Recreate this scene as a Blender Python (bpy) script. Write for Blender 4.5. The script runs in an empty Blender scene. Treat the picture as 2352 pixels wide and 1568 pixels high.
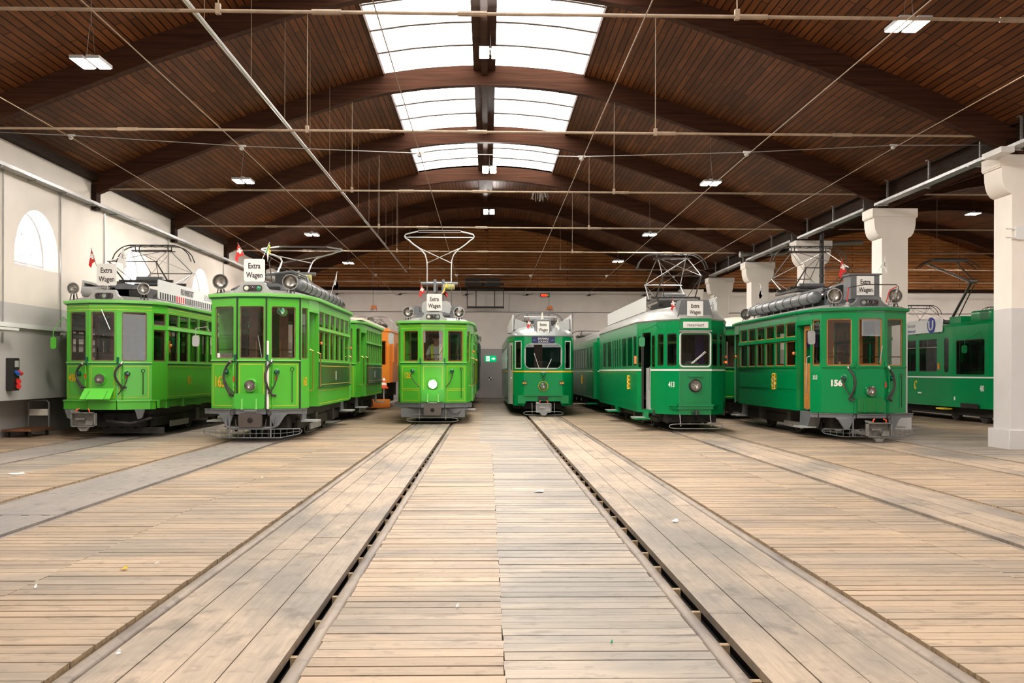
import bpy, math, random
from math import sin, cos, pi, atan, radians as R
from mathutils import Vector, Matrix
random.seed(7)
scene = bpy.context.scene
col = scene.collection
# ---------------- camera, world, exposure ----------------
cam_d = bpy.data.cameras.new('camera'); cam = bpy.data.objects.new('camera', cam_d); col.objects.link(cam)
cam_d.sensor_width = 36; cam_d.lens = 2287/2352*36; cam_d.shift_y = 68/2352
cam_d.clip_start = .05; cam_d.clip_end = 300
cam.matrix_world = (Matrix.Translation((0, 0, 1.415)) @ Matrix.Rotation(-atan(56/2287), 4, 'Z')
                    @ Matrix.Rotation(pi/2, 4, 'X') @ Matrix.Rotation(.0025, 4, 'Z'))
scene.camera = cam
w = bpy.data.worlds.new('daylight'); scene.world = w; w.use_nodes = True
wb = w.node_tree.nodes['Background']; wb.inputs[0].default_value = (1, .965, .92, 1); wb.inputs[1].default_value = 3.6
vs = scene.view_settings; vs.view_transform = 'Standard'; vs.look = 'None'; vs.gamma = 1; vs.use_curve_mapping = False
vs.exposure = 0.0
def area(name, loc, rot, sx, sy, power, colr=(1, 1, 1), portal=False):
    l = bpy.data.lights.new(name, 'AREA'); l.shape = 'RECTANGLE'; l.size = sx; l.size_y = sy; l.energy = power; l.color = colr
    if portal: l.cycles.is_portal = True
    o = bpy.data.objects.new(name, l); col.objects.link(o); o.location = loc; o.rotation_euler = rot
    return o
# daylight through the open front of the hall (behind the camera)
DOORS = [(-9.0, -6.9, 0), (-5.9, -3.5, 0), (-2.75, -.2, 1), (.5, 3.05, 0), (3.6, 6.1, 0), (6.6, 9.1, 1), (13.1, 15.8, 1), (16.4, 19, 0)]
for x0, x1, op in DOORS:
    if op: area('front_doorway_portal', ((x0+x1)/2, -3.3, 2.1), (R(90), 0, 0), x1-x0, 4.2, 1, portal=True)
# daylight falling through the roof lights above the hall's front part
SKY_E, LAMP_E = 8.5, 560.0
# ---------------- materials ----------------
M = {}
def nt(name):
    m = bpy.data.materials.new(name); m.use_nodes = True; M[name] = m
    t = m.node_tree; return m, t, t.nodes['Principled BSDF']
def simple(name, c, rough=.5, metal=0, coat=0, spec=None, emis=None, es=0, bump=0, bscale=40, var=0, vscale=3):
    m, t, b = nt(name)
    b.inputs['Base Color'].default_value = (*c, 1); b.inputs['Roughness'].default_value = rough
    b.inputs['Metallic'].default_value = metal; b.inputs['Coat Weight'].default_value = coat; b.inputs['Coat Roughness'].default_value = .06
    if spec is not None: b.inputs['Specular IOR Level'].default_value = spec
    if emis: b.inputs['Emission Color'].default_value = (*emis, 1); b.inputs['Emission Strength'].default_value = es
    if bump or var:
        tc = t.nodes.new('ShaderNodeTexCoord')
        if bump:
            n = t.nodes.new('ShaderNodeTexNoise'); n.inputs['Scale'].default_value = bscale; n.inputs['Detail'].default_value = 6
            t.links.new(tc.outputs['Object'], n.inputs['Vector'])
            bp = t.nodes.new('ShaderNodeBump'); bp.inputs['Strength'].default_value = bump; bp.inputs['Distance'].default_value = .02
            t.links.new(n.outputs[0], bp.inputs['Height']); t.links.new(bp.outputs[0], b.inputs['Normal'])
        if var:
            n = t.nodes.new('ShaderNodeTexNoise'); n.inputs['Scale'].default_value = vscale; n.inputs['Detail'].default_value = 8; n.inputs['Roughness'].default_value = .65
            t.links.new(tc.outputs['Object'], n.inputs['Vector'])
            r = t.nodes.new('ShaderNodeValToRGB'); r.color_ramp.elements[0].position = .3; r.color_ramp.elements[1].position = .7
            r.color_ramp.elements[0].color = (*[max(0, x*(1-var)) for x in c], 1); r.color_ramp.elements[1].color = (*[min(1, x*(1+var)) for x in c], 1)
            t.links.new(n.outputs[0], r.inputs[0]); t.links.new(r.outputs[0], b.inputs['Base Color'])
    return m
simple('green_light', (.080, .45, .030), .32, coat=.35)
simple('green_trim', (.20, .62, .12), .35, coat=.4)
simple('green_flap', (.06, .42, .035), .35, coat=.3)
simple('green_flap_open', (.12, .68, .05), .4, coat=.3)
simple('green_deep', (.0, .225, .062), .2, coat=.2, spec=.4)
simple('green_deep_dark', (.0, .17, .03), .3, coat=.5)
simple('green_dark', (.0, .07, .04), .22, coat=.8)
simple('green_stripe', (.0, .11, .05), .4)
simple('yellow_line', (.72, .55, .02), .45)
simple('gold', (.85, .42, .01), .4)
simple('brass', (.62, .38, .12), .28, metal=1)
simple('white', (.80, .79, .75), .35)
simple('white_panel', (.78, .78, .76), .3, coat=.3)
simple('cream', (.72, .66, .55), .5)
simple('black', (.015, .014, .013), .45)
simple('letter', (.03, .02, .02), .5)
simple('rubber', (.035, .028, .024), .55)
simple('grey_paint', (.13, .138, .145), .42, coat=.2, var=.18)
simple('grey_light', (.40, .40, .39), .4, coat=.2, var=.1)
simple('roof_grey', (.27, .27, .25), .45, coat=.3, var=.2, vscale=5)
simple('roof_silver', (.27, .285, .28), .35, coat=.3, metal=.2)
simple('under', (.022, .019, .017), .7, var=.5, vscale=8)
simple('iron', (.06, .055, .05), .5, metal=.4, var=.4, vscale=9)
simple('coupler_grey', (.23, .22, .20), .5, metal=.3, var=.35, vscale=12)
simple('steel', (.55, .54, .52), .3, metal=1)
simple('steel_dark', (.16, .14, .13), .4, metal=.9)
simple('wall_front', (.22, .17, .13), .7)
simple('galvanised', (.40, .40, .39), .4, metal=.7, var=.15, vscale=6)
simple('red', (.62, .02, .015), .45)
simple('orange_red', (.85, .12, .05), .45)
simple('orange', (.88, .25, .03), .4, coat=.4)
simple('orange_lamp', (.9, .2, .02), .3, coat=.5)
simple('blue', (.02, .10, .45), .45)
simple('curtain_blue', (.03, .02, .16), .8)
simple('blue_sign', (.02, .05, .30), .4)
simple('yellow', (.85, .60, .03), .5)
simple('flag_green', (.02, .35, .14), .6)
simple('wood_red', (.20, .075, .03), .45, var=.35, vscale=7)
simple('wood_orange', (.50, .20, .04), .45, coat=.3, var=.2, vscale=4)
simple('wood_brown', (.22, .13, .08), .5, var=.3, vscale=6)
simple('interior_wall', (.34, .25, .20), .6, var=.15)
simple('interior_cream', (.55, .50, .42), .6)
simple('seat_dark', (.04, .035, .03), .6)
simple('door_cream', (.52, .47, .40), .5)
simple('skin', (.35, .17, .10), .55)
simple('hair', (.02, .015, .012), .7)
simple('shirt', (.55, .58, .62), .8)
simple('hivis', (.65, .85, .05), .7, emis=None)
simple('lens_dark', (.03, .01, .015), .15, coat=1)
simple('lens_white', (.85, .78, .62), .2, coat=1)
simple('lens_green', (.0, .25, .07), .2, coat=1)
simple('lens_grey', (.30, .34, .30), .2, coat=1)
simple('reflector', (.55, .52, .48), .3, metal=1)
simple('litter_white', (.8, .8, .78), .7)
simple('plastic_white', (.75, .75, .73), .4)
simple('leaf_yellow', (.75, .5, .04), .6)
simple('web', (.35, .32, .28), .9)
simple('frame_white', (.55, .55, .55), .5)
simple('plate_dark', (.008, .014, .035), .4)
simple('plate_blue', (.008, .015, .09), .4)
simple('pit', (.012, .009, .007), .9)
simple('cone_orange', (.85, .10, .03), .5)
simple('insulator', (.45, .45, .43), .35, coat=.5)
simple('rope', (.55, .52, .22), .7)
simple('poster', (.30, .33, .28), .3, coat=.5, var=.4, vscale=9)
def emissive(name, c, s):
    m = bpy.data.materials.new(name); m.use_nodes = True; t = m.node_tree; t.nodes.clear()
    e = t.nodes.new('ShaderNodeEmission'); e.inputs[0].default_value = (*c, 1); e.inputs[1].default_value = s
    o = t.nodes.new('ShaderNodeOutputMaterial'); t.links.new(e.outputs[0], o.inputs[0]); M[name] = m; return m
emissive('sky_pane', (1, .95, .88), SKY_E)
emissive('window_glow', (1, .98, .95), 7)
emissive('transom_glow', (1, .98, .95), 2.6)
emissive('lamp_led', (1, .93, .85), LAMP_E)
emissive('lamp_on', (1, .86, .62), 14)
emissive('exit_green', (.0, .55, .16), 1.1)
emissive('exit_white', (.85, 1, .9), 1.6)
emissive('led_red', (1, .03, .01), 8)
emissive('tail_red', (1, .12, .03), 2)
emissive('blue_glow', (.45, .5, 1), 3)
def glass(name, tint, extra=.03, rough=.01):
    m = bpy.data.materials.new(name); m.use_nodes = True; t = m.node_tree; t.nodes.clear()
    N = t.nodes.new; tr = N('ShaderNodeBsdfTransparent'); tr.inputs[0].default_value = (*tint, 1)
    g = N('ShaderNodeBsdfGlossy'); g.inputs['Roughness'].default_value = rough
    fr = N('ShaderNodeFresnel'); fr.inputs[0].default_value = 1.45
    ad = N('ShaderNodeMath'); ad.operation = 'ADD'; ad.inputs[1].default_value = extra; ad.use_clamp = True
    mx = N('ShaderNodeMixShader'); o = N('ShaderNodeOutputMaterial')
    t.links.new(fr.outputs[0], ad.inputs[0]); t.links.new(ad.outputs[0], mx.inputs[0])
    t.links.new(tr.outputs[0], mx.inputs[1]); t.links.new(g.outputs[0], mx.inputs[2]); t.links.new(mx.outputs[0], o.inputs[0])
    M[name] = m; return m
glass('glass', (.80, .78, .74), .05)
glass('glass_dark', (.55, .58, .56), .06)
glass('lamp_glass', (.9, .9, .88), .04, .05)
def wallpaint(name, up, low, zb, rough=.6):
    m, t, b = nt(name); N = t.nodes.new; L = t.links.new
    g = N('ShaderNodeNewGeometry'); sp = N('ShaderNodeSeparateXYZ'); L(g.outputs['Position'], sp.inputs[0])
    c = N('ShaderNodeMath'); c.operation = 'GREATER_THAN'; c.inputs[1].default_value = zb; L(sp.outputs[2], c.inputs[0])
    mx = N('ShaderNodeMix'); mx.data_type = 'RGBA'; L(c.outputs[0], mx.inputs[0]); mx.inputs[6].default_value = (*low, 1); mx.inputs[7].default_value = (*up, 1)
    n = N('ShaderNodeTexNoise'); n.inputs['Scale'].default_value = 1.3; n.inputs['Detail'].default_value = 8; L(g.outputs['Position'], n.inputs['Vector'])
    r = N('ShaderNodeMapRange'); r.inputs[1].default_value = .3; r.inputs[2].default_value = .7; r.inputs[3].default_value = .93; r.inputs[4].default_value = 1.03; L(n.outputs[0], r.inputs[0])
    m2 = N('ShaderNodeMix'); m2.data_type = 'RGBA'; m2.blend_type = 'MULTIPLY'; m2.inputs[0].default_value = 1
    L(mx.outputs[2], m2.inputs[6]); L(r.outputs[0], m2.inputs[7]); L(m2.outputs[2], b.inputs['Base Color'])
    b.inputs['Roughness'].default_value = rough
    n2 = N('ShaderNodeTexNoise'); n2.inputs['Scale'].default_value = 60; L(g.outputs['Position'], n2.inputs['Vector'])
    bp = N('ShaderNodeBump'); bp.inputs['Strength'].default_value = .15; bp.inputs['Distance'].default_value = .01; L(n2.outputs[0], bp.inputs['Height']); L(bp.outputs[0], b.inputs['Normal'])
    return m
wallpaint('wall_paint', (.76, .69, .61), (.50, .47, .46), 2.77, .5)
wallpaint('back_paint', (.86, .79, .73), (.40, .375, .375), 2.56, .5)
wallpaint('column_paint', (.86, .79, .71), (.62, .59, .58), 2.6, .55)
def boards(name, c1, c2, cm, bw, rh, rough=.55, mortar=.012):
    m, t, b = nt(name); N = t.nodes.new; L = t.links.new
    uv = N('ShaderNodeUVMap'); br = N('ShaderNodeTexBrick'); L(uv.outputs[0], br.inputs['Vector'])
    br.inputs['Scale'].default_value = 1; br.inputs['Brick Width'].default_value = bw; br.inputs['Row Height'].default_value = rh
    br.inputs['Mortar Size'].default_value = mortar; br.inputs['Mortar Smooth'].default_value = .15; br.offset = .37; br.inputs['Bias'].default_value = 0
    br.inputs['Color1'].default_value = (*c1, 1); br.inputs['Color2'].default_value = (*c2, 1); br.inputs['Mortar'].default_value = (*cm, 1)
    mp = N('ShaderNodeMapping'); mp.inputs['Scale'].default_value = (.8, 14, 1); L(uv.outputs[0], mp.inputs[0])
    n = N('ShaderNodeTexNoise'); n.inputs['Scale'].default_value = 2; n.inputs['Detail'].default_value = 8; L(mp.outputs[0], n.inputs['Vector'])
    r = N('ShaderNodeMapRange'); r.inputs[1].default_value = .25; r.inputs[2].default_value = .75; r.inputs[3].default_value = .55; r.inputs[4].default_value = 1.4; L(n.outputs[0], r.inputs[0])
    mx = N('ShaderNodeMix'); mx.data_type = 'RGBA'; mx.blend_type = 'MULTIPLY'; mx.inputs[0].default_value = 1
    L(br.outputs[0], mx.inputs[6]); L(r.outputs[0], mx.inputs[7])
    n3 = N('ShaderNodeTexNoise'); n3.inputs['Scale'].default_value = .5; n3.inputs['Detail'].default_value = 4; L(uv.outputs[0], n3.inputs['Vector'])
    r3 = N('ShaderNodeMapRange'); r3.inputs[1].default_value = .3; r3.inputs[2].default_value = .7; r3.inputs[3].default_value = .7; r3.inputs[4].default_value = 1.3; L(n3.outputs[0], r3.inputs[0])
    m3 = N('ShaderNodeMix'); m3.data_type = 'RGBA'; m3.blend_type = 'MULTIPLY'; m3.inputs[0].default_value = 1
    L(mx.outputs[2], m3.inputs[6]); L(r3.outputs[0], m3.inputs[7]); L(m3.outputs[2], b.inputs['Base Color'])
    b.inputs['Roughness'].default_value = rough; b.inputs['Specular IOR Level'].default_value = .15
    bp = N('ShaderNodeBump'); bp.inputs['Strength'].default_value = .6; bp.inputs['Distance'].default_value = .01; bp.invert = True
    L(br.outputs['Fac'], bp.inputs['Height']); L(bp.outputs[0], b.inputs['Normal'])
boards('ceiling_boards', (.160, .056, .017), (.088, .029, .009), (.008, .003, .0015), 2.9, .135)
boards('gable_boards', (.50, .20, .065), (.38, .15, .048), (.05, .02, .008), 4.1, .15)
def beamwood(name, c, var=.4):
    m, t, b = nt(name); N = t.nodes.new; L = t.links.new
    tc = N('ShaderNodeTexCoord'); mp = N('ShaderNodeMapping'); mp.inputs['Scale'].default_value = (.5, 3, 14); L(tc.outputs['Object'], mp.inputs[0])
    n = N('ShaderNodeTexNoise'); n.inputs['Scale'].default_value = 1.6; n.inputs['Detail'].default_value = 8; n.inputs['Distortion'].default_value = .4; L(mp.outputs[0], n.inputs['Vector'])
    r = N('ShaderNodeValToRGB'); r.color_ramp.elements[0].position = .32; r.color_ramp.elements[1].position = .68
    r.color_ramp.elements[0].color = (*[x*(1-var) for x in c], 1); r.color_ramp.elements[1].color = (*[x*(1+var) for x in c], 1)
    L(n.outputs[0], r.inputs[0]); L(r.outputs[0], b.inputs['Base Color']); b.inputs['Roughness'].default_value = .7; b.inputs['Specular IOR Level'].default_value = .12
beamwood('beam_wood', (.048, .018, .009))
beamwood('beam_dark', (.025, .012, .007))
simple('rod_dusty', (.29, .21, .14), .6, var=.3, vscale=3)
def plankmat(name, base, dirn, patch, var=.1):
    # worn timber: tone per plank, grain along the plank, grey worn patches
    m, t, b = nt(name); N = t.nodes.new; L = t.links.new
    g = N('ShaderNodeNewGeometry'); tc = N('ShaderNodeTexCoord')
    def mul(a, k):
        x = N('ShaderNodeMix'); x.data_type = 'RGBA'; x.blend_type = 'MULTIPLY'; x.inputs[0].default_value = 1; L(a, x.inputs[6]); L(k, x.inputs[7]); return x.outputs[2]
    def noise(scale, vecscale, det=6, rough=.6, dist=0):
        mp = N('ShaderNodeMapping'); mp.inputs['Scale'].default_value = vecscale; L(tc.outputs['Object'], mp.inputs[0])
        n = N('ShaderNodeTexNoise'); n.inputs['Scale'].default_value = scale; n.inputs['Detail'].default_value = det; n.inputs['Roughness'].default_value = rough; n.inputs['Distortion'].default_value = dist
        L(mp.outputs[0], n.inputs['Vector']); return n.outputs[0]
    def rng(a, lo, hi, x0=.3, x1=.7):
        r = N('ShaderNodeMapRange'); r.inputs[1].default_value = x0; r.inputs[2].default_value = x1; r.inputs[3].default_value = lo; r.inputs[4].default_value = hi; L(a, r.inputs[0]); return r.outputs[0]
    rnd = g.outputs['Random Per Island']
    tone = rng(rnd, 1-var, 1+var*.8, 0, 1)
    gs = (1, 22, 1) if dirn == 'x' else (22, 1, 1)
    gr = rng(noise(1.5, gs, 10, .78), .70, 1.14)
    sp_ = rng(noise(9, (1, 1, 1), 3, .5), 1.0, .80, .60, .68)
    big = noise(.55, (1, 2.2, 1) if dirn == 'x' else (1.6, .7, 1), 7, .62, .3)
    warm = N('ShaderNodeMix'); warm.data_type = 'RGBA'; L(rng(big, 0, 1, .42, .60), warm.inputs[0])
    warm.inputs[6].default_value = (*base, 1); warm.inputs[7].default_value = (*patch, 1)
    c = mul(mul(mul(warm.outputs[2], tone), gr), sp_)
    # dark smudges
    sm = noise(2.3, (1, 3.5, 1) if dirn == 'x' else (1.4, 1, 1), 5, .6, .2)
    st = N('ShaderNodeMix'); st.data_type = 'RGBA'; f = rng(sm, 0, .5, .57, .66)
    L(f, st.inputs[0]); L(c, st.inputs[6]); st.inputs[7].default_value = (*[x*.42 for x in patch], 1)
    L(st.outputs[2], b.inputs['Base Color'])
    b.inputs['Roughness'].default_value = .55; b.inputs['Specular IOR Level'].default_value = .35
    bp = N('ShaderNodeBump'); bp.inputs['Strength'].default_value = .25; bp.inputs['Distance'].default_value = .004
    L(gr, bp.inputs['Height']); L(bp.outputs[0], b.inputs['Normal'])
plankmat('planks_warm', (.42, .30, .20), 'x', (.29, .225, .17), .17)
plankmat('planks_grey', (.385, .31, .24), 'x', (.25, .22, .19), .14)
plankmat('boards_between_rails', (.43, .325, .235), 'y', (.22, .185, .155), .10)
plankmat('steel_plate', (.30, .255, .225), 'y', (.24, .215, .20), .05)
plankmat('rail_dust', (.30, .235, .185), 'y', (.15, .12, .10), .1)
simple('plank_end', (.33, .23, .13), .8, var=.4, vscale=30)
# ---------------- mesh helper ----------------
def V(*a): return Vector(a)
class MB:
    def __init__(s): s.v = []; s.f = []; s.m = []; s.uv = {}; s.cm = 0; s.mats = []
    def mat(s, name):
        if name not in s.mats: s.mats.append(name)
        s.cm = s.mats.index(name); return s
    def vert(s, p): s.v.append(tuple(p)); return len(s.v)-1
    def face(s, idx, uv=None):
        if uv: s.uv[len(s.f)] = uv
        s.f.append(tuple(idx)); s.m.append(s.cm)
    def quad(s, a, b, c, d, uv=None): s.face([s.vert(p) for p in (a, b, c, d)], uv); return s
    def poly(s, pts): s.face([s.vert(p) for p in pts]); return s
    def box(s, x0, x1, y0, y1, z0, z1, M4=None):
        p = [V(x, y, z) for z in (z0, z1) for y in (y0, y1) for x in (x0, x1)]
        if M4: p = [M4 @ q for q in p]
        i = [s.vert(q) for q in p]
        for f in ((0, 2, 3, 1), (4, 5, 7, 6), (0, 1, 5, 4), (2, 6, 7, 3), (0, 4, 6, 2), (1, 3, 7, 5)): s.face([i[k] for k in f])
        return s
    def cbox(s, c, sx, sy, sz, rot=None):
        m = Matrix.Translation(c) @ (rot.to_4x4() if rot else Matrix())
        return s.box(-sx/2, sx/2, -sy/2, sy/2, -sz/2, sz/2, m)
    def bevbox(s, x0, x1, y0, y1, z0, z1, r, axis='y', seg=3):
        # rounded corners in the plane normal to axis
        def rr(a0, a1, b0, b1):
            o = []
            for (cx, cy, t0) in ((a1-r, b1-r, 0), (a0+r, b1-r, 90), (a0+r, b0+r, 180), (a1-r, b0+r, 270)):
                for k in range(seg+1):
                    t = R(t0+90*k/seg); o.append((cx+r*cos(t), cy+r*sin(t)))
            return o
        if axis == 'y': pr = rr(x0, x1, z0, z1); A = [V(a, y0, b) for a, b in pr]; B = [V(a, y1, b) for a, b in pr]
        elif axis == 'x': pr = rr(y0, y1, z0, z1); A = [V(x0, a, b) for a, b in pr]; B = [V(x1, a, b) for a, b in pr]
        else: pr = rr(x0, x1, y0, y1); A = [V(a, b, z0) for a, b in pr]; B = [V(a, b, z1) for a, b in pr]
        return s.prism(A, B)
    def prism(s, A, B, cap=True):
        n = len(A); a = [s.vert(p) for p in A]; b = [s.vert(p) for p in B]
        for k in range(n): s.face([a[k], a[(k+1) % n], b[(k+1) % n], b[k]])
        if cap: s.face(a[::-1]); s.face(b)
        return s
    def frame(s, d):
        d = d.normalized(); u = d.cross(V(0, 0, 1))
        if u.length < 1e-4: u = V(1, 0, 0)
        u.normalize(); return u, d.cross(u)
    def cyl(s, a, b, r, r2=None, n=12, cap=True):
        a = Vector(a); b = Vector(b); u, w_ = s.frame(b-a); r2 = r if r2 is None else r2
        ra = [a+(u*cos(2*pi*k/n)+w_*sin(2*pi*k/n))*r for k in range(n)]; rb = [b+(u*cos(2*pi*k/n)+w_*sin(2*pi*k/n))*r2 for k in range(n)]
        return s.prism(ra, rb, cap)
    def tube(s, pts, r, n=6, closed=False):
        pts = [Vector(p) for p in pts]; N_ = len(pts); rings = []; u = None
        for k in range(N_):
            if closed: d = pts[(k+1) % N_]-pts[k-1]
            else: d = pts[min(k+1, N_-1)]-pts[max(k-1, 0)]
            d.normalize()
            if u is None: u, _ = s.frame(d)
            u = (u-d*u.dot(d)).normalized(); w_ = d.cross(u)
            rings.append([s.vert(pts[k]+(u*cos(2*pi*j/n)+w_*sin(2*pi*j/n))*r) for j in range(n)])
        for k in range(N_ if closed else N_-1):
            A = rings[k]; B = rings[(k+1) % N_]
            for j in range(n): s.face([A[j], A[(j+1) % n], B[(j+1) % n], B[j]])
        if not closed: s.face(rings[0][::-1]); s.face(rings[-1])
        return s
    def lathe(s, c, axis, prof, n=20, cap0=True, cap1=True):
        # prof: list of (t along axis, r)
        c = Vector(c); axis = Vector(axis).normalized(); u, w_ = s.frame(axis); rings = []
        for t, r in prof: rings.append([s.vert(c+axis*t+(u*cos(2*pi*k/n)+w_*sin(2*pi*k/n))*r) for k in range(n)])
        for A, B in zip(rings, rings[1:]):
            for k in range(n): s.face([A[k], A[(k+1) % n], B[(k+1) % n], B[k]])
        if cap0: s.face(rings[0][::-1])
        if cap1: s.face(rings[-1])
        return s
    def build(s, name, parent=None, smooth=True, ang=35, weld=0, bevel=0):
        me = bpy.data.meshes.new(name); me.from_pydata(s.v, [], s.f)
        for mn in s.mats or ['grey_paint']: me.materials.append(M[mn])
        me.polygons.foreach_set('material_index', s.m)
        if s.uv:
            ul = me.uv_layers.new(name='UVMap')
            for fi, uvs in s.uv.items():
                p = me.polygons[fi]
                for li, q in zip(p.loop_indices, uvs): ul.data[li].uv = q
        if weld:
            import bmesh
            bm = bmesh.new(); bm.from_mesh(me); bmesh.ops.remove_doubles(bm, verts=bm.verts, dist=weld); bm.to_mesh(me); bm.free()
        me.update()
        if smooth:
            me.polygons.foreach_set('use_smooth', [True]*len(me.polygons)); me.set_sharp_from_angle(angle=R(ang))
        o = bpy.data.objects.new(name, me); col.objects.link(o)
        if parent: o.parent = parent
        if bevel:
            md = o.modifiers.new('bevel', 'BEVEL'); md.width = bevel; md.segments = 2; md.limit_method = 'ANGLE'; md.angle_limit = R(40)
        return o
def mb(mat): return MB().mat(mat)
def empty(name, loc, label, cat, group=None):
    o = bpy.data.objects.new(name, None); col.objects.link(o); o.location = loc; o.empty_display_size = .2
    return tag(o, label, cat, group)
def tag(o, label=None, cat=None, group=None, kind=None):
    if label: o['label'] = label
    if cat: o['category'] = cat
    if group: o['group'] = group
    if kind: o['kind'] = kind
    return o
def struct(o): o['kind'] = 'structure'; return o
_txt = {}
def text_mesh(m, s_, size, origin, ux, uy, cx=1.0, off=0, ext=.002, align='CENTER', shear=0):
    """adds lettering to m: origin = centre of the line, ux/uy = unit vectors of the text plane"""
    key = (s_, off, shear)
    if key not in _txt:
        cu = bpy.data.curves.new('t', 'FONT'); cu.body = s_; cu.size = 1; cu.offset = off; cu.resolution_u = 3; cu.shear = shear
        cu.extrude = 0; ob = bpy.data.objects.new('t', cu); col.objects.link(ob)
        dg = bpy.context.evaluated_depsgraph_get(); me = bpy.data.meshes.new_from_object(ob.evaluated_get(dg))
        _txt[key] = ([v.co.copy() for v in me.vertices], [tuple(p.vertices) for p in me.polygons])
        bpy.data.objects.remove(ob); bpy.data.curves.remove(cu); bpy.data.meshes.remove(me)
    vs_, fs = _txt[key]
    if not vs_: return m
    xs = [v.x for v in vs_]; ys = [v.y for v in vs_]; mx_ = (min(xs)+max(xs))/2 if align == 'CENTER' else min(xs)
    h = .72; origin = Vector(origin); ux = Vector(ux); uy = Vector(uy); nz = ux.cross(uy)
    base = len(m.v)
    for v in vs_: m.v.append(tuple(origin+ux*((v.x-mx_)*size*cx/h)+uy*((v.y-h/2)*size/h)+nz*ext))
    for f in fs: m.face([base+i for i in f])
    return m
# ================= THE HALL =================
WL, CX, RW = -9.6, 9.975, 29.9          # left wall, column line, right wall
YB, Y0 = 51.4, -3.0                      # back wall, open front
RIBS = [6.3, 12.35, 18.4, 24.45, 30.5, 36.55, 42.6, 48.65]
PR = [(0, 8.41), (.8, 8.385), (1.66, 8.31), (2.5, 8.18), (3.3, 7.99), (4.95, 7.44), (6.2, 7.01), (8.2, 6.22), (9.1, 5.83), (9.6, 5.62), (10.1, 5.42)]
def zr(r):
    r = abs(r)
    for (a, za), (b, zb) in zip(PR, PR[1:]):
        if r <= b: return za+(zb-za)*(r-a)/(b-a)
    return PR[-1][1]
CV = -.05
def zceil(x, c=CV): return zr(x-c)+.46
SKX = (-2.56, 2.36); RIDGE = (-.36, .17); SKY_END = 36.55
def floor_strip(m, x0, x1, y0, y1, matn, zt=0.0, w=.148, th=.05):
    y = y0; m.mat(matn)
    while y < y1:
        ww = w*random.uniform(.93, 1.07); g = random.choice((.007, .009, .011, .015, .021)) ; dz = random.uniform(-.0025, .0015)
        a, b = y+g/2, min(y+ww-g/2, y1); z = zt+dz
        e0 = random.uniform(-.006, .006) if y < 20 else 0
        i = [m.vert(p) for p in ((x0+e0, a, z-th), (x1+e0, a, z-th), (x0+e0, b, z-th), (x1+e0, b, z-th), (x0+e0, a, z), (x1+e0, a, z), (x0+e0, b, z), (x1+e0, b, z))]
        for f in ((4, 5, 7, 6), (0, 1, 5, 4), (3, 2, 6, 7)): m.face([i[k] for k in f])
        m.mat('plank_end')
        for f in ((2, 0, 4, 6), (1, 3, 7, 5)): m.face([i[k] for k in f])
        m.mat(matn)
        y += ww
def long_strip(m, xs, y0, y1, matn, zt=0.0, th=.05, L=4.2):
    m.mat(matn)
    for k, (a, b) in enumerate(zip(xs, xs[1:])):
        y = y0-random.uniform(0, L)
        while y < y1:
            l = L*random.uniform(.85, 1.15); p, q = max(y, y0), min(y+l, y1)
            if q > p:
                dz = random.uniform(-.002, .002); m.box(a+.003, b-.003, p+.0015, q-.0015, zt-th, zt+dz)
            y += l
TR = {1: (-8.33, -7.28), 2: (-5.17, -4.11), 3: (-1.96, -.911), 4: (1.187, 2.245), 5: (4.30, 5.33), 6: (7.28, 8.36), 7: (13.9, 14.95), 8: (17.2, 18.25), 9: (21, 22.05)}
fm = MB(); ys, ye = .3, YB
hw = .045
strips = [(-9.6, TR[1][0]-.05, 'planks_warm'), (TR[1][1]+.05, -6.3, 'planks_grey'), (-6.3, TR[2][0]-.07, 'planks_warm'),
          (TR[2][1]+.05, -3.02, 'planks_warm'), (-3.02, TR[3][0]-.06, 'planks_warm'),
          (TR[4][1]+.05, 3.64, 'planks_warm'), (3.64, TR[5][0]-.05, 'planks_warm'), (TR[5][1]+.05, 6.3, 'planks_warm'),
          (6.3, TR[6][0]-.05, 'planks_warm'), (TR[6][1]+.05, 11.2, 'planks_grey'), (11.2, TR[7][0]-.05, 'planks_warm'),
          (TR[7][1]+.05, TR[8][0]-.05, 'planks_warm'), (TR[8][1]+.05, 21-.05, 'planks_warm'), (22.1, RW, 'planks_warm')]
for a, b, mm in strips: floor_strip(fm, a, b, ys, ye, mm)
floor_strip(fm, TR[3][1]+.05, .085, ys, 19.4, 'planks_warm'); floor_strip(fm, .085, TR[4][0]-.06, ys, 19.4, 'planks_grey')
floor_strip(fm, TR[3][1]+.05, -.17, 19.4, ye, 'planks_warm'); floor_strip(fm, -.17, TR[4][0]-.06, 19.4, ye, 'planks_grey')
for t, xs in ((3, (-1.878, -1.685, -1.466, -1.235, -1.0)), (4, (1.30, 1.523, 1.748, 1.966, 2.162)), (5, (4.38, 4.6, 4.82, 5.05, 5.25)), (6, (7.35, 7.6, 7.85, 8.1, 8.3))):
    long_strip(fm, xs, ys, ye, 'boards_between_rails')
long_strip(fm, (TR[2][0]+.08, TR[2][1]-.07), ys, ye, 'steel_plate', L=5)
long_strip(fm, (TR[1][0]+.06, TR[1][1]-.05), ys, ye, 'steel_plate', L=5)
for t in (7, 8, 9): long_strip(fm, (TR[t][0]+.05, TR[t][0]+.5, TR[t][1]-.05), ys, ye, 'boards_between_rails')
# plates' bolt slots
fm.mat('pit').box(WL-.6, RW, Y0, YB, -.22, -.12)
fm.mat('planks_warm').box(WL-.6, WL, Y0, YB, -.05, -.002)
fm.mat('planks_warm').box(WL, RW, Y0, ys-.004, -.05, 0)
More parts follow.
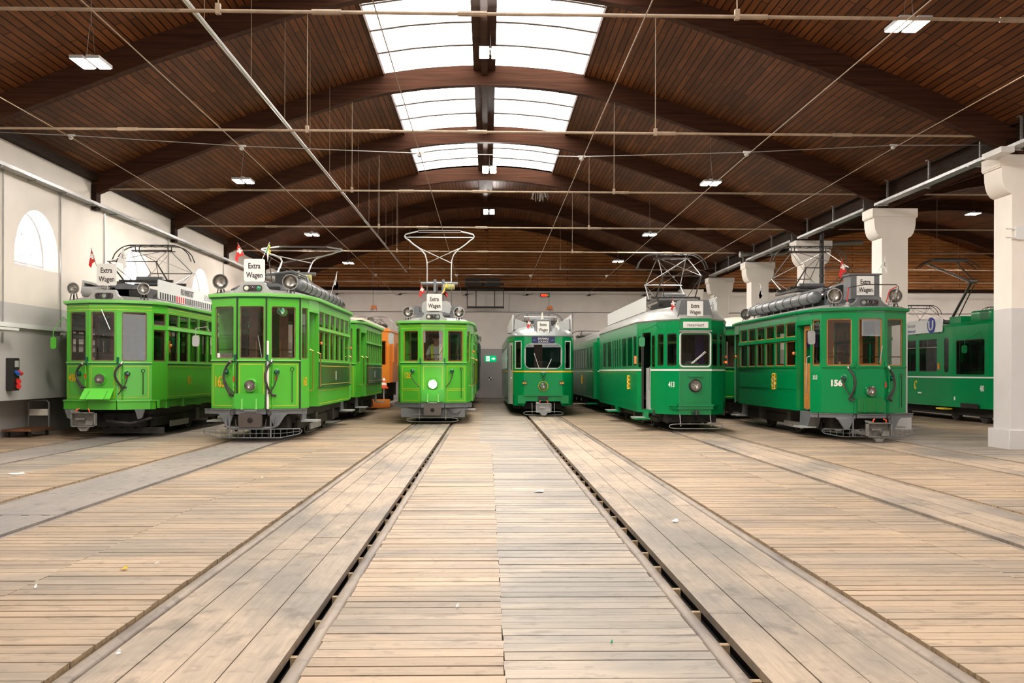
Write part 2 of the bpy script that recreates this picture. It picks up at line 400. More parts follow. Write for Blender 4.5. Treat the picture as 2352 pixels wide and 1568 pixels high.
# cross blocks seen in the flangeway gaps
fm.mat('plank_end'); y = .5
while y < 30:
    fm.box(-1.0, -.955, y, y+.045, -.11, -.045); fm.box(1.235, 1.297, y+.2, y+.245, -.11, -.045); y += random.uniform(.55, .75)
# thin dark joint strips along the lengthwise seams
fm.mat('pit')
struct(fm.build('floor', smooth=False))
# bolt slots in the plate cover of track two
bm_ = mb('iron'); y = 3
while y < 19:
    for x in (-4.95, -4.75, -4.5, -4.3): bm_.box(x-.035, x+.035, y, y+.016, -.004, .0025)
    y += 1.7
tag(bm_.build('slot_row', smooth=False), 'rows of small dark slots in the grey plates between the second track\'s rails', 'slots', kind='stuff')
# ---- tracks ----
tl = {1: 'tram track nearest the left wall, ending under the leftmost light green tram', 2: 'second tram track from the left, with a smooth grey plate between its rails',
      3: 'tram track under small tram number 126, with an open gap by its right rail', 4: 'tram track running under the rounded silver-roofed tram number 628',
      5: 'fifth tram track from the left, running under tram number 413', 6: 'tram track running under the dark green tram number 156, left of the pillars',
      7: 'tram track beyond the white pillars, under the long tram number 480', 8: 'tram track in the right aisle just beyond tram number 480', 9: 'tram track farthest into the right aisle'}
for t, (a, b) in TR.items():
    o = empty('tram_track', ((a+b)/2, ys, 0), tl[t], 'tram track', 'tram tracks laid in the plank floor')
    for x in (a, b):
        r = mb('rail_dust'); pr = []
        X = x-(a+b)/2
        for k in range(9):
            an = pi*k/8; pr.append((X+hw*cos(an)**1, -.034+.028*sin(an)))
        pr += [(X-hw, -.06), (X-.015, -.07), (X-.015, -.12), (X+.015, -.12), (X+.015, -.07), (X+hw, -.06)]
        r.prism([V(p, 0, q) for p, q in pr], [V(p, YB-ys-.3, q) for p, q in pr]); r.build('rail', o)
# ---- walls ----
# left wall with arched windows
WIN = [15.42+6.05*k for k in range(6)]; WZ, WR, WC = 3.58, 1.03, .2     # sill, radius, straight part
wm = mb('wall_paint'); TH = .34
ztop = 6.15
edges = [Y0]+[(a+b)/2 for a, b in zip(WIN, WIN[1:])]+[YB]
def archpts(yc, r, z0, zs, n=16):
    p = [(yc+r, z0)]+[(yc+r*cos(pi*k/n), zs+r*sin(pi*k/n)) for k in range(n+1)]+[(yc-r, z0)]
    return p
for k, yc in enumerate(WIN):
    y0, y1 = edges[k], edges[k+1]; zs = WZ+WC
    P = archpts(yc, WR, WZ, zs)
    for i, (p, q) in enumerate(zip(P, P[1:])):      # fan arch to the top edge
        wm.quad(V(WL, p[0], p[1]), V(WL, q[0], q[1]), V(WL, q[0], ztop), V(WL, p[0], ztop))
        j = .3
        def inn(a): return (yc+(a[0]-yc)*.92, WZ+.1+(a[1]-WZ)*.9)
        pi_, qi = inn(p), inn(q)
        wm.quad(V(WL, p[0], p[1]), V(WL-TH, *pi_), V(WL-TH, *qi), V(WL, q[0], q[1]))
    wm.quad(V(WL, y0, WZ), V(WL, yc-WR, WZ), V(WL, yc-WR, ztop), V(WL, y0, ztop)); wm.quad(V(WL, yc+WR, WZ), V(WL, y1, WZ), V(WL, y1, ztop), V(WL, yc+WR, ztop))
    wm.quad(V(WL, y0, .86), V(WL, y1, .86), V(WL, y1, WZ), V(WL, y0, WZ))
    a = inn((yc-WR, WZ)); b = inn((yc+WR, WZ)); wm.quad(V(WL, yc-WR, WZ), V(WL, yc+WR, WZ), V(WL-TH, *b), V(WL-TH, *a))
wm.box(WL-.55, WL, Y0, YB, .80, .86)
wm.box(WL-.62, WL-.55, Y0, YB, -.02, .86)
wm.box(WL-.62, WL+.02, Y0, YB, ztop, ztop+.1)
struct(wm.build('wall_left', smooth=False))
for k, yc in enumerate(WIN):
    g = mb('window_glow'); P = archpts(yc, WR*.92, WZ+.1, WZ+.1+WC*.9)
    P = [(yc+(p[0]-yc), p[1]) for p in P]; g.poly([V(WL-TH-.06, *p) for p in P][::-1])
    o = struct(g.build('window_%d' % (k+1)))
    f = mb('frame_white')
    f.tube([V(WL-TH+.0, *p) for p in P], .04, 6, True)
    for q in range(1, 6):
        an = pi*q/6; f.cyl(V(WL-TH, yc+.42*cos(an), WZ+.3+.42*sin(an)), V(WL-TH, yc+.86*cos(an), WZ+.28+.86*sin(an)), .012, n=5)
    f.tube([V(WL-TH, yc+.43*cos(pi*q/10), WZ+.3+.43*sin(pi*q/10)) for q in range(11)], .013, 5)
    f.tube([V(WL-TH, yc+.16*cos(pi*q/8), WZ+.14+.16*sin(pi*q/8)) for q in range(9)], .012, 5)
    for dy in (-.45, 0, .45): f.cyl(V(WL-TH, yc+dy, WZ+.1), V(WL-TH, yc+dy*.9, WZ+.75 if dy == 0 else WZ+.35), .012, n=5)
    f.box(WL-TH-.03, WL-TH+.04, yc-.92, yc+.92, WZ+.06, WZ+.13)
    f.build('window_frame', o)
# back wall and gables
bw = mb('back_paint'); bw.box(WL-.6, RW+.3, YB, YB+.3, -.1, 5.62)
struct(bw.build('wall_back', smooth=False))
gm = MB()
def gable(m, c, x0, x1):
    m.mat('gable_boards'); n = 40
    for k in range(n):
        a, b = x0+(x1-x0)*k/n, x0+(x1-x0)*(k+1)/n; za, zb = zceil(a, c)+.2, zceil(b, c)+.2
        m.quad(V(a, YB-.02, 5.6), V(b, YB-.02, 5.6), V(b, YB-.02, zb), V(a, YB-.02, za), [(a, 5.6), (b, 5.6), (b, zb), (a, za)])
    m.mat('beam_dark').box(x0, x1, YB-.14, YB-.02, 5.55, 5.72)
C2 = CX+9.98
gable(gm, CV, WL, CX); struct(gm.build('wall_gable', smooth=False))
gm = MB(); gable(gm, C2, CX, RW); struct(gm.build('wall_gable_right', smooth=False))
rw = mb('wall_paint').box(RW, RW+.3, Y0, YB, -.1, 6.3); struct(rw.build('wall_right', smooth=False))
# front wall behind the camera with its tram doors
fw_ = mb('wall_front'); xs = WL-.6
for x0, x1, op in DOORS: fw_.box(xs, x0, Y0-.3, Y0, -.1, 4.3); xs = x1
fw_.box(xs, RW+.3, Y0-.3, Y0, -.1, 4.3); fw_.box(WL-.6, RW+.3, Y0-.3, Y0, 4.3, 9.2); struct(fw_.build('wall_front', smooth=False))
for k, (x0, x1, op) in enumerate(DOORS):
    if not op:
        d = mb('green_dark'); d.box(x0, x1, Y0-.2, Y0-.12, 0, 3.0); o_ = struct(d.build('door_%d' % (k+2)))
        g = mb('transom_glow')
        for q in (0, 1): a = x0+.15+q*(x1-x0)/2; g.box(a, a+(x1-x0)/2-.3, Y0-.2, Y0-.17, 3.05, 4.2)
        g.build('transom_window', o_)
# ceilings
def vault(name, c, x0, x1, sky, SKX=SKX, RIDGE=RIDGE, SKY_END=SKY_END):
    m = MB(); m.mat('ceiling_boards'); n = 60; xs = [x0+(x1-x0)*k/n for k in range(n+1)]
    if sky: xs = sorted(set([x for x in xs if not any(abs(x-e) < .12 for e in (*SKX, *RIDGE))]+list(SKX)+list(RIDGE)))
    s_ = 0
    for a, b in zip(xs, xs[1:]):
        za, zb = zceil(a, c), zceil(b, c); l = math.hypot(b-a, zb-za)
        insky = sky and a >= SKX[0]-1e-4 and b <= SKX[1]+1e-4 and not (a >= RIDGE[0]-1e-4 and b <= RIDGE[1]+1e-4)
        y0 = SKY_END if insky else Y0
        m.quad(V(a, y0, za), V(a, YB, za), V(b, YB, zb), V(b, y0, zb), [(y0, s_), (YB, s_), (YB, s_+l), (y0, s_+l)])
        y0b = y0 if insky else Y0
        m.quad(V(a, y0b, za+.2), V(b, y0b, zb+.2), V(b, YB, zb+.2), V(a, YB, za+.2), [(0, 0), (0, 0), (0, 0), (0, 0)])
        s_ += l
    return struct(m.build(name, smooth=False))
vault('ceiling', CV, WL, CX, True); SK2 = (SKX[0]+C2-CV, SKX[1]+C2-CV); RG2 = (RIDGE[0]+C2-CV, RIDGE[1]+C2-CV); vault('ceiling_right_aisle', C2, CX, RW, True, SK2, RG2, RIBS[3])  # right-aisle roof openings added for unseen glowing panes that light the aisle
# wall plates along both sides
pm = mb('beam_dark'); pm.box(WL, WL+.16, Y0, YB, 5.98, 6.2); struct(pm.build('trim_1', smooth=False))
pm = mb('beam_dark'); pm.box(CX-.16, CX+.16, Y0, YB, 5.62, 6.05); pm.box(CX-.3, CX+.3, Y0, YB, 5.98, 6.3); struct(pm.build('trim_2', smooth=False))
# ridge beam
pm = mb('beam_wood'); z = zceil(-.1)
pm.box(RIDGE[0], RIDGE[1], Y0, YB-.1, z-.12, z+.05); pm.box(-.17, -.02, Y0, YB-.1, z-.24, z-.12); struct(pm.build('trim_3', smooth=False))
# skylight panes with glazing bars, per bay and side; right-aisle ones added for light
wn = len(WIN)
bays = [(Y0, 6.3)]+list(zip(RIBS, RIBS[1:]))
for y0, y1, a, b, cc in [(p, q, a, b, CV) for p, q in bays if q < SKY_END+.1 for a, b in ((SKX[0], RIDGE[0]), (RIDGE[1], SKX[1]))]+[(p, q, a, b, C2) for p, q in bays if q < RIBS[3]+.1 for a, b in ((SK2[0], RG2[0]), (RG2[1], SK2[1]))]:
    if 1:
        wn += 1; n = 8; m = mb('sky_pane'); f = mb('steel_dark'); xs = [a+(b-a)*k/n for k in range(n+1)]
        for p, q in zip(xs, xs[1:]): m.quad(V(p, y0, zceil(p, cc)+.1), V(p, y1, zceil(p, cc)+.1), V(q, y1, zceil(q, cc)+.1), V(q, y0, zceil(q, cc)+.1))
        o = struct(m.build('window_%d' % wn))
        nb = 4
        for k in range(1, nb): f.tube([V(p, y0+(y1-y0)*k/nb, zceil(p, cc)+.06) for p in xs], .027, 4)
        f.build('glazing_bar', o)
    
kb = mb('beam_wood')          # kerbs of the skylight opening
for x in SKX: kb.box(x-.03 if x < 0 else x-.02, x+.02 if x < 0 else x+.03, Y0, SKY_END, zceil(x)-.03, zceil(x)+.22)
struct(kb.build('trim_4', smooth=False))
# ---- arched ribs ----
onm = ['nearest', 'second', 'third', 'fourth', 'fifth', 'sixth', 'seventh', 'eighth']
def rib(y, c, x0, x1, label, grp, name='roof_arch'):
    m = mb('beam_wood'); n = 44; w_ = .11
    xs = [x0+(x1-x0)*k/n for k in range(n+1)]
    for a, b in zip(xs, xs[1:]):
        za, zb = zr(a-c), zr(b-c); ta, tb = zceil(a, c)+.02, zceil(b, c)+.02
        m.quad(V(a, y-w_, za), V(b, y-w_, zb), V(b, y-w_, tb), V(a, y-w_, ta))
        m.quad(V(b, y+w_, zb), V(a, y+w_, za), V(a, y+w_, ta), V(b, y+w_, tb))
        m.quad(V(a, y+w_, za), V(b, y+w_, zb), V(b, y-w_, zb), V(a, y-w_, za))
        m.quad(V(a, y-w_, ta), V(b, y-w_, tb), V(b, y+w_, tb), V(a, y+w_, ta))
    r = empty(name, (0, 0, 0), label, 'roof beam', grp)
    m.build('arch', r, weld=.001)
    f = mb('beam_dark')
    if c < 5: f.box(x0+.002, x0+.13, y-w_-.02, y+w_+.02, 5.3, 5.9)
    f.build('foot', r) if c < 5 else None
    f = mb('beam_dark'); f.box(x1-.35, x1-.17, y-.13, y+.13, 5.47, 5.75); f.build('foot', r)
    return r
for k, y in enumerate(RIBS):
    if k == 0: continue
    rib(y, CV, WL, CX, '%s curved timber roof arch of the main hall, counted away from the camera' % onm[k-1].capitalize() if k > 1 else 'Curved timber roof arch of the main hall right overhead, ahead of all others', 'timber arches of the main hall')
for k, y in enumerate(RIBS[3:]):
    rib(y, C2, CX, RW, 'Curved timber roof arch in the right aisle beyond the pillars, %s from the front' % onm[k], 'timber arches of the right aisle')
# ---- tie rods with hangers ----
for k, y in enumerate(RIBS[1:]):
    zt = 5.84-.012*k
    r = empty('tie_rod', (0, y, zt), '%s horizontal steel tie rod across the main hall under the roof arches' % onm[k].capitalize(), 'tie rod', 'tie rods of the main hall')
    m = mb('rod_dusty'); m.cyl((WL+.1, 0, 0), (CX-.2, 0, 0), .024, n=8); m.build('rod', r)
    for x in (-6.6, -2.0, -.2, 3.3, 6.6):
        t = mb('rod_dusty'); t.cyl((x-.18, 0, 0), (x+.18, 0, 0), .036, n=8); t.build('coupling', r)
    for x in (-3.33, 3.1):
        t = mb('rod_dusty'); t.cyl((x, 0, 0), (x, 0, zr(x-CV)-zt+.02), .008, n=5); t.box(x-.03, x+.03, -.03, .03, -.04, .09); t.build('hanger', r)
for k, y in enumerate(RIBS[3:]):
    r = empty('tie_rod', (C2, y, 5.82), 'steel tie rod crossing the right aisle, %s from the front' % onm[k], 'tie rod', 'tie rods of the right aisle')
    m = mb('rod_dusty'); m.cyl((-9.7, 0, 0), (9.8, 0, 0), .022, n=8); m.build('rod', r)
    for x in (-3.3, 3.3): mb('rod_dusty').cyl((x, 0, 0), (x, 0, zr(x)-5.8), .009, n=5).build('hanger', r)
# ---- columns ----
cl = ['nearest white pillar at the right edge with a white antenna box on it', 'second white pillar, right behind tram number 156', 'third white pillar with a black downpipe in front of it',
      'fourth white pillar with a silver duct across its top', 'fifth white pillar, behind the pantograph of tram number 413', 'sixth white pillar, farthest back and half hidden behind tram number 413', 'seventh white pillar, hidden at the back of the row']
def column(y, label):
    r = empty('pillar', (CX, y, 0), label, 'pillar', 'white pillars between hall and aisle')
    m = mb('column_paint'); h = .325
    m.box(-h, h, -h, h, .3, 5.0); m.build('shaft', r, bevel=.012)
    p = mb('column_paint'); p.box(-h-.07, h+.07, -h-.07, h+.07, -.04, .36); p.build('pedestal', r, bevel=.015)
    c = mb('column_paint'); pr = [(.325, 4.68)]
    for k in range(9):
        an = pi/2*k/8; pr.append((.325+.2*sin(an)*1.0, 5.20-.46*cos(an)))
    pr = [(.325, 4.70), (.40, 4.745), (.455, 4.82), (.49, 4.92), (.508, 5.03), (.515, 5.2)]
    L_ = [(x, z) for x, z in pr]+[(.545, 5.2), (.545, 5.42)]
    prof = L_+[(-x, z) for x, z in L_[::-1]]
    c.prism([V(x, -h-.004, z) for x, z in prof], [V(x, h+.004, z) for x, z in prof]); c.build('capital', r)
    s_ = mb('column_paint'); s_.box(-.56, .56, -h-.02, h+.02, 5.22, 5.43); s_.build('abacus', r, bevel=.008)
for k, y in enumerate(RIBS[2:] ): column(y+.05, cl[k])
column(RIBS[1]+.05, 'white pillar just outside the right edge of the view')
# ---- right aisle back etc: cable tray above the pillars ----
for k, (a, b) in enumerate(zip(RIBS[1:], RIBS[2:])):
    if k > 4: break
    r = empty('cable_tray', (CX-.45, a, 5.5), ['perforated cable tray hung from channels above the right pillars, bay nearest the camera', 'perforated cable tray between the first and second white pillar', 'perforated cable tray between the second and third white pillar',
               'perforated cable tray between the third and fourth white pillar', 'perforated cable tray between the fourth and fifth white pillar'][k], 'cable tray', 'hung cable trays over the pillars')
    t = mb('galvanised'); t.box(-.1, .1, .35, b-a-.35, -.035, -.03); t.box(-.1, -.095, .35, b-a-.35, -.035, .03); t.box(.095, .1, .35, b-a-.35, -.035, .03); t.build('tray', r)
    for q in range(3):
        yy = .9+q*(b-a-1.5)/2; h_ = mb('galvanised'); h_.box(.11, .15, yy-.02, yy+.02, -.06, .55); h_.box(-.12, .15, yy-.02, yy+.02, -.065, -.036); h_.box(.06, .2, yy-.04, yy+.04, .54, .56)
        for u in range(8): h_.mat('steel_dark').box(.108, .112, yy-.008, yy+.008, u*.065, u*.065+.035); h_.mat('galvanised')
        h_.build('hanger', r)
# left wall cable tray
r = empty('cable_tray', (WL, Y0, 5.4), 'long perforated cable tray fixed high along the left wall above the arched windows', 'cable tray')
t = mb('galvanised'); LEN = YB-Y0-.1; t.box(.03, .22, 0, LEN, -.03, -.025); t.box(.03, .035, 0, LEN, -.03, .04); t.box(.215, .22, 0, LEN, -.03, .045); t.build('tray', r)
y = 12
while y < 50:
    mb('galvanised').box(0.001, .2, y-Y0-.02, y-Y0+.02, -.055, -.033).build('bracket', r); y += 1.5
for k, yy in enumerate((19.9, 22.55, 25.1, 30.1, 36.3)):
    lab = ['thin vertical conduit on the left wall before the first arched window', 'thin vertical conduit just right of the large arched window', 'thin vertical conduit on the left wall above tram number 450', 'thin vertical conduit between the second and third arched window', 'thin vertical conduit on the left wall at the back'][k]
    tag(mb('galvanised').cyl((WL+.03, yy, 5.37), (WL+.03, yy, 1.95 if k < 1 else 2.0), .017, n=6).build('conduit'), lab, 'conduit', 'vertical conduits on the left wall')
# ---- lengthwise silver conduit and overhead wires ----
r = empty('ceiling_conduit', (-3.74, 8, 5.98), 'bright silver pipe running lengthwise under the roof, left of the skylight', 'pipe')
mb('steel').cyl((0, -6, 0), (0, 38, 0), .032, n=8).build('pipe', r)
for k in range(14):
    mb('rod_dusty').cyl((0, k*2.6, .02), (0, k*2.6, zceil(-3.74)-5.98), .003, n=4).build('hanger', r)
wl = [(-7.94, 'nearest the left wall'), (-4.7, 'above tram number 163'), (-1.3, 'above tram number 126'), (1.82, 'above tram number 628'), (5.03, 'above tram number 413'), (7.9, 'above tram number 156')]
zs_ = [5.84, 5.66, 5.55, 5.51, 5.62, 5.78]
for (x, lb), z in zip(wl, zs_):
    m = mb('rod_dusty'); m.cyl((x, 1, z+.05), (x, 19.2, z), .0085, n=5); m.cyl((x, 19.2, z), (x, YB-.15, 5.3), .0085, n=5)
    tag(m.build('overhead_wire'), 'thin overhead contact wire running lengthwise %s' % lb, 'wire', 'overhead contact wires')
for y_, ln in ((19.2, 'nearer'), (42.0, 'farther')):
    r = empty('span_wire', (0, y_, 0), '%s thin cross wire carrying the overhead contact wires on insulators' % ln, 'wire')
    pts = [V(WL, 0, 5.95)]+[V(x, 0, (z if y_ < 20 else 5.42)+.05) for (x, _), z in zip(wl, zs_)]+[V(CX-.2, 0, 5.85)]
    m = mb('galvanised'); m.tube(pts, .008, 5); m.build('cross_wire', r)
    for p in pts[1:-1]:
        q = mb('insulator'); q.lathe(p+V(-.02, 0, -.08), (0, 0, 1), [(0, .02), (.02, .045), (.05, .045), (.06, .02), (.09, .02)], 10); q.box(p.x-.08, p.x+.06, -.02, .02, p.z-.015, p.z+.02); q.build('insulator', r)
# wire anchors on the back wall
for k, ((x, lb), z) in enumerate(zip(wl, zs_)):
    for dx in (-.75,):
        m = mb('iron'); m.cyl((x+dx*0, YB-.15, 5.3), (x+.55, YB-.01, 5.42), .01, n=5); m.lathe((x+.12, YB-.12, 5.33), (1, 0, .2), [(0, .02), (.05, .045), (.12, .045), (.17, .02)], 8)
        tag(m.build('wire_anchor'), 'dark wire anchor with insulator on the back wall, for the wire %s' % lb, 'anchor', 'wire anchors on the back wall')
# ---- ceiling lights ----
def light(x, y, z, label, tilt=0, big=False):
    r = empty('ceiling_light', (x, y, z), label, 'ceiling light', 'hanging lights'); r.rotation_euler = (tilt, 0, 0); r.scale = (.8, .9 if not tilt else .42, 1)
    h_ = mb('grey_light')
    for sx in (-.16, .16): h_.box(sx-.13, sx+.13, -.31, .31, .005, .06)
    h_.box(-.05, .05, -.12, .12, .03, .12); h_.build('housing', r)
    for sx in (-.16, .16):
        mb('lamp_led').box(sx-.105, sx+.105, -.28, .28, -.004, .004).build('led_panel', r)
    zt = zceil(x) if x < 9 else zceil(x, C2)
    c_ = mb('steel_dark')
    for sy in (-.2, .2): c_.cyl((0, sy, .06), (0, sy*.3, min(.6, zt-z)), .004, n=4)
    c_.cyl((0, 0, min(.6, zt-z)-.01), (0, 0, zt-z), .005, n=4); c_.build('suspension_cable', r)
for k, y_ in enumerate((15.9, 25.7, 35.7, 45.0)): light(-6.28, y_, 6.25, 'twin LED light hanging in the left half of the main hall, %s from the camera' % onm[k])
for k, y_ in enumerate((14.1, 25.9, 35.7, 44.4)): light((6.0 if k == 0 else 5.82), y_, 6.36 if k == 0 else 6.32, 'twin LED light hanging in the right half of the main hall, %s from the camera' % onm[k])
for k, (y_, z_) in enumerate(((20.8, 8.05), (32.9, 8.05), (41.6, 8.05))): light(.04, y_, z_, 'twin LED light hanging under the roof ridge, %s from the camera' % onm[k], R(-42))
light(20.2, 41.0, 8.0, 'twin LED light under the roof of the right aisle'); light(14.3, 44.0, 6.7, 'twin LED light in the right aisle near the fourth pillar'); light(26.5, 45.5, 6.5, 'twin LED light at the far right end of the right aisle'); light(19.0, 46.5, 7.4, 'twin LED light close to the timber gable of the right aisle'); light(24.5, 30, 6.7, 'twin LED light in the right aisle, hidden behind the nearest pillar')  # last three lamps added to brighten the right aisle and its gable
# ---- back wall details ----
YW = YB-.01
tag(mb('galvanised').cyl((WL+.1, YW-.03, 4.46), (28, YW-.03, 4.46), .02, n=6).build('conduit'), 'long horizontal conduit across the back wall', 'conduit')
for x, z0, z1 in ((-5.9, 4.5, 7.1), (-2.1, 3.3, 4.46), (3.15, 4.46, 5.5), (4.4, 3.0, 4.46), (1.1, 4.5, 5.4), (10.1, 4.5, 5.5)):
    tag(mb('galvanised').cyl((x, YW-.03, z0), (x, YW-.03, z1), .015, n=5).build('conduit'), 'vertical conduit on the back wall', 'conduit', 'vertical conduits on the back wall')
ex = empty('exit_sign', (0.15, YW-.07, 2.05), 'lit green emergency exit sign with white running figure and arrow on the back wall', 'exit sign')
e = mb('exit_green'); e.box(-.29, .29, -.03, .03, -.15, .15); e.build('panel', ex)
e = mb('exit_white'); e.box(-.22, -.05, -.034, -.031, -.12, .12); e.box(.05, .16, -.034, -.031, -.025, .025); e.poly([V(.14, -.034, -.08), V(.25, -.034, 0), V(.14, -.034, .08)]); e.build('pictogram', ex)
e = mb('exit_green'); e.cyl((-.13, -.036, .07), (-.13, -.0355, .07), .022, n=8); e.tube([V(-.13, -.036, .04), V(-.15, -.036, -.02), V(-.19, -.036, -.08)], .012, 4); e.tube([V(-.15, -.036, -.02), V(-.1, -.036, -.05), V(-.09, -.036, -.1)], .012, 4); e.tube([V(-.18, -.036, .02), V(-.13, -.036, .035), V(-.08, -.036, .0)], .01, 4); e.build('running_figure', ex)
tag(mb('galvanised').tube([V(.12, YW-.03, 2.2), V(.12, YW-.03, 3.35), V(0, YW-.03, 3.45), V(-1.0, YW-.03, 3.45)], .018, 5).build('conduit'), 'bent conduit leading to the green exit sign', 'conduit')
rd = empty('led_display', (2.95, YW-.1, 5.33), 'small red glowing display high on the back wall', 'display')
mb('black').box(-.24, .24, 0, .08, -.09, .09).build('case', rd)
d = mb('led_red')
for k in range(9):
    for j in range(3): d.box(-.2+k*.038, -.178+k*.038, -.004, 0, -.055+j*.042, -.03+j*.042)
d.build('dot_matrix', rd); mb('exit_green').box(.16, .2, -.004, 0, -.04, .04).build('status_light', rd)
for x, lb in ((-5.85, 'small orange flood lamp on the conduit at the left of the back wall'), (3.2, 'small orange flood lamp on the conduit above tram number 628')):
    o = empty('flood_lamp', (x, YW-.12, 4.62), lb, 'lamp'); mb('orange').box(-.13, .13, -.05, .05, -.02, .14).build('housing', o); mb('orange').tube([V(-.13, 0, .05), V(-.15, 0, -.12)], .015, 4).build('bracket', o); mb('orange').tube([V(.13, 0, .05), V(.15, 0, -.12)], .015, 4).build('bracket', o)
fr = empty('display_frame', (-.1, YW-.5, 0), 'black rectangular frame hung from the gable over the back wall', 'frame')
f = mb('black')
f.box(-.96, .93, -.04, .04, 4.62, 4.72)
for x in (-.95, -.5, .45, .91): f.box(x-.02, x+.02, -.02, .02, 4.6, 5.9)
f.box(-.9, .9, .0, .5, 5.86, 5.9)
f.box(-.96, .93, -.02, .02, 5.55, 5.62); f.build('hanging_frame', fr)
for x in (-.6, .35): mb('black').box(x-.45, x+.4, -.1, .12, 5.75, 6.15).build('panel', fr)
# blind arch on the back wall
m = mb('back_paint'); P = [(cos(pi*k/20)*.95, sin(pi*k/20)*.95+3.45) for k in range(21)]
m.prism([V(x, YW-.05, z) for x, z in [(.95, .02)]+P+[(-.95, .02)]], [V(x, YW, z) for x, z in [(.95, .02)]+P+[(-.95, .02)]])
o = m.build('door_1', smooth=False); o.location.x = .15; struct(o)
tag(mb('black').box(.05, .2, YW-.07, YW-.055, .95, 1.1).build('target_marker'), 'small black and white survey marker on the grey back wall', 'marker')
mk = bpy.data.objects['target_marker']; q = mb('white'); q.box(.05, .125, YW-.075, YW-.071, .95, 1.025); q.box(.125, .2, YW-.075, YW-.071, 1.025, 1.1); q.build('white_squares', mk)
# ---- column 1 antenna box, column 3 downpipe, duct ----
b_ = empty('antenna_box', (CX-.1, RIBS[2]+.05-.36, 4.1), 'small white wireless antenna box on the nearest pillar', 'antenna box')
m = mb('plastic_white'); m.bevbox(-.09, .09, -.03, .03, -.12, .12, .03); m.build('case', b_)
b_.location = (CX-.18, RIBS[2]+.05-.355, 3.98)
for dz in (.07, -.09):
    mb('plastic_white').cyl((-.08, 0, dz), (-.3, -.05, dz-.0), .012, n=6).build('antenna', b_)
jb = empty('junction_box', (CX-.7, RIBS[2]-.35, 5.45), 'white box fixture at the top left of the nearest pillar', 'junction box')
mb('plastic_white').box(-.12, .12, -.5, .2, -.1, .0).build('box', jb)
dp = empty('downpipe', (CX-.5, RIBS[4]-.42, 0), 'black vertical downpipe beside the third white pillar', 'pipe'); dp.location = (CX+0.13, RIBS[4]-.58, 0)
m = mb('black'); m.cyl((0, 0, .1), (0, 0, 6.0), .065, n=12); m.build('pipe', dp)
for z in (2.0, 4.3, 5.4): mb('iron').cyl((0, 0, z), (0, 0, z+.05), .08, n=12).build('collar', dp)
du = empty('duct', (CX, RIBS[5], 5.5), 'silver ribbed air duct bending over the fourth white pillar', 'duct')
m = mb('galvanised'); pts = [V(-.75, -.7, .16), V(.5, -.6, .19), V(.8, -.62, .22), V(1.1, -.8, .42), V(1.5, -1.1, .47), V(3.3, -1.6, .5)]; m.tube(pts, .075, 10); m.build('pipe', du)
mb('galvanised').cyl((-.86, -.71, .16), (-.75, -.7, .16), .11, n=12).build('flange', du)
for k in range(6): mb('steel_dark').cyl(pts[0].lerp(pts[1], k/5)-V(.005, 0, 0), pts[0].lerp(pts[1], k/5)+V(.005, 0, 0), .08, n=10).build('clamp', du)
for x in (.25, .45): mb('galvanised').box(x-.03, x+.03, -.6, -.56, .22, .75).build('hanger', du)
# ---- left wall objects ----
fl = [(15.9, 'white tube lamp on the left wall beside the notice board'), (21.3, 'white tube lamp on the left wall above the floor trolley'), (25.2, 'white tube lamp on the left wall behind tram number 450')]
for y_, lb in ((19.3, fl[0][1]), (22.9, fl[1][1]), (26.6, fl[2][1])):
    o = empty('tube_lamp', (WL, y_, 2.24), lb, 'wall lamp', 'tube lamps on the left wall')
    mb('plastic_white').box(.18, .3, -.7, .7, -.05, .0).build('reflector', o); mb('white').cyl((.24, -.66, -.07), (.24, .66, -.07), .02, n=6).build('tube', o); mb('plastic_white').box(.001, .2, -.04, .04, -.03, 0.0).build('bracket', o)
tag(mb('plastic_white').box(WL+.001, WL+.09, Y0+.1, YB-1, 2.27, 2.36).build('cable_duct'), 'white cable duct running along the left wall at head height', 'cable duct')
nb_ = empty('notice_board', (WL, 18.2, 1.6), 'glazed notice board with metal frame at the left edge', 'notice board')
mb('poster').box(.001, .05, -1.3, 1.3, -.35, .36).build('poster', nb_)
m = mb('galvanised')
for a in ((-1.35, 1.35, .36, .42), (-1.35, 1.35, -.41, -.35), (-1.35, -1.3, -.35, .36), (1.3, 1.35, -.35, .36)): m.box(.001, .08, *a)
m.build('frame', nb_)
so = empty('socket_box', (WL, 20.2, 1.33), 'black power socket box with red and blue sockets on the left wall', 'socket box')
mb('black').bevbox(.001, .16, -.12, .12, -.33, .32, .02, 'x').build('case', so)
for dz, mt in ((-.2, 'red'), (-.1, 'red')): mb(mt).cyl((.15, .03, dz-.03), (.22, -.03, dz-.05), .05, n=12).build('socket', so)
mb('blue').cyl((.15, -.04, .05), (.24, -.08, .0), .04, n=12).build('socket', so); mb('red').cyl((.15, .07, .05), (.24, .05, .0), .04, n=12).build('socket', so)
mb('grey_light').box(.16, .165, -.08, .08, .14, .27).build('switch_row', so)
tr = empty('platform_trolley', (-9.80, 21.5, 0), 'flat platform trolley with tubular handle under the wall ledge', 'trolley')
mb('wood_red').box(-.3, .3, -.55, .55, .13, .17).build('platform', tr)
m = mb('galvanised'); m.tube([V(-.22, .5, .15), V(-.22, .5, .70), V(-.17, .5, .75), V(.17, .5, .75), V(.22, .5, .70), V(.22, .5, .15)], .017, 6); m.build('handle', tr)
mb('cream').box(-.2, .2, .49, .51, .42, .56).build('crossbar', tr)
for x in (-.22, .22):
    for y_ in (-.4, .4): mb('rubber').cyl((x-.015, y_, .055), (x+.015, y_, .055), .055, n=12).build('wheel', tr)
tr.location.z = .002
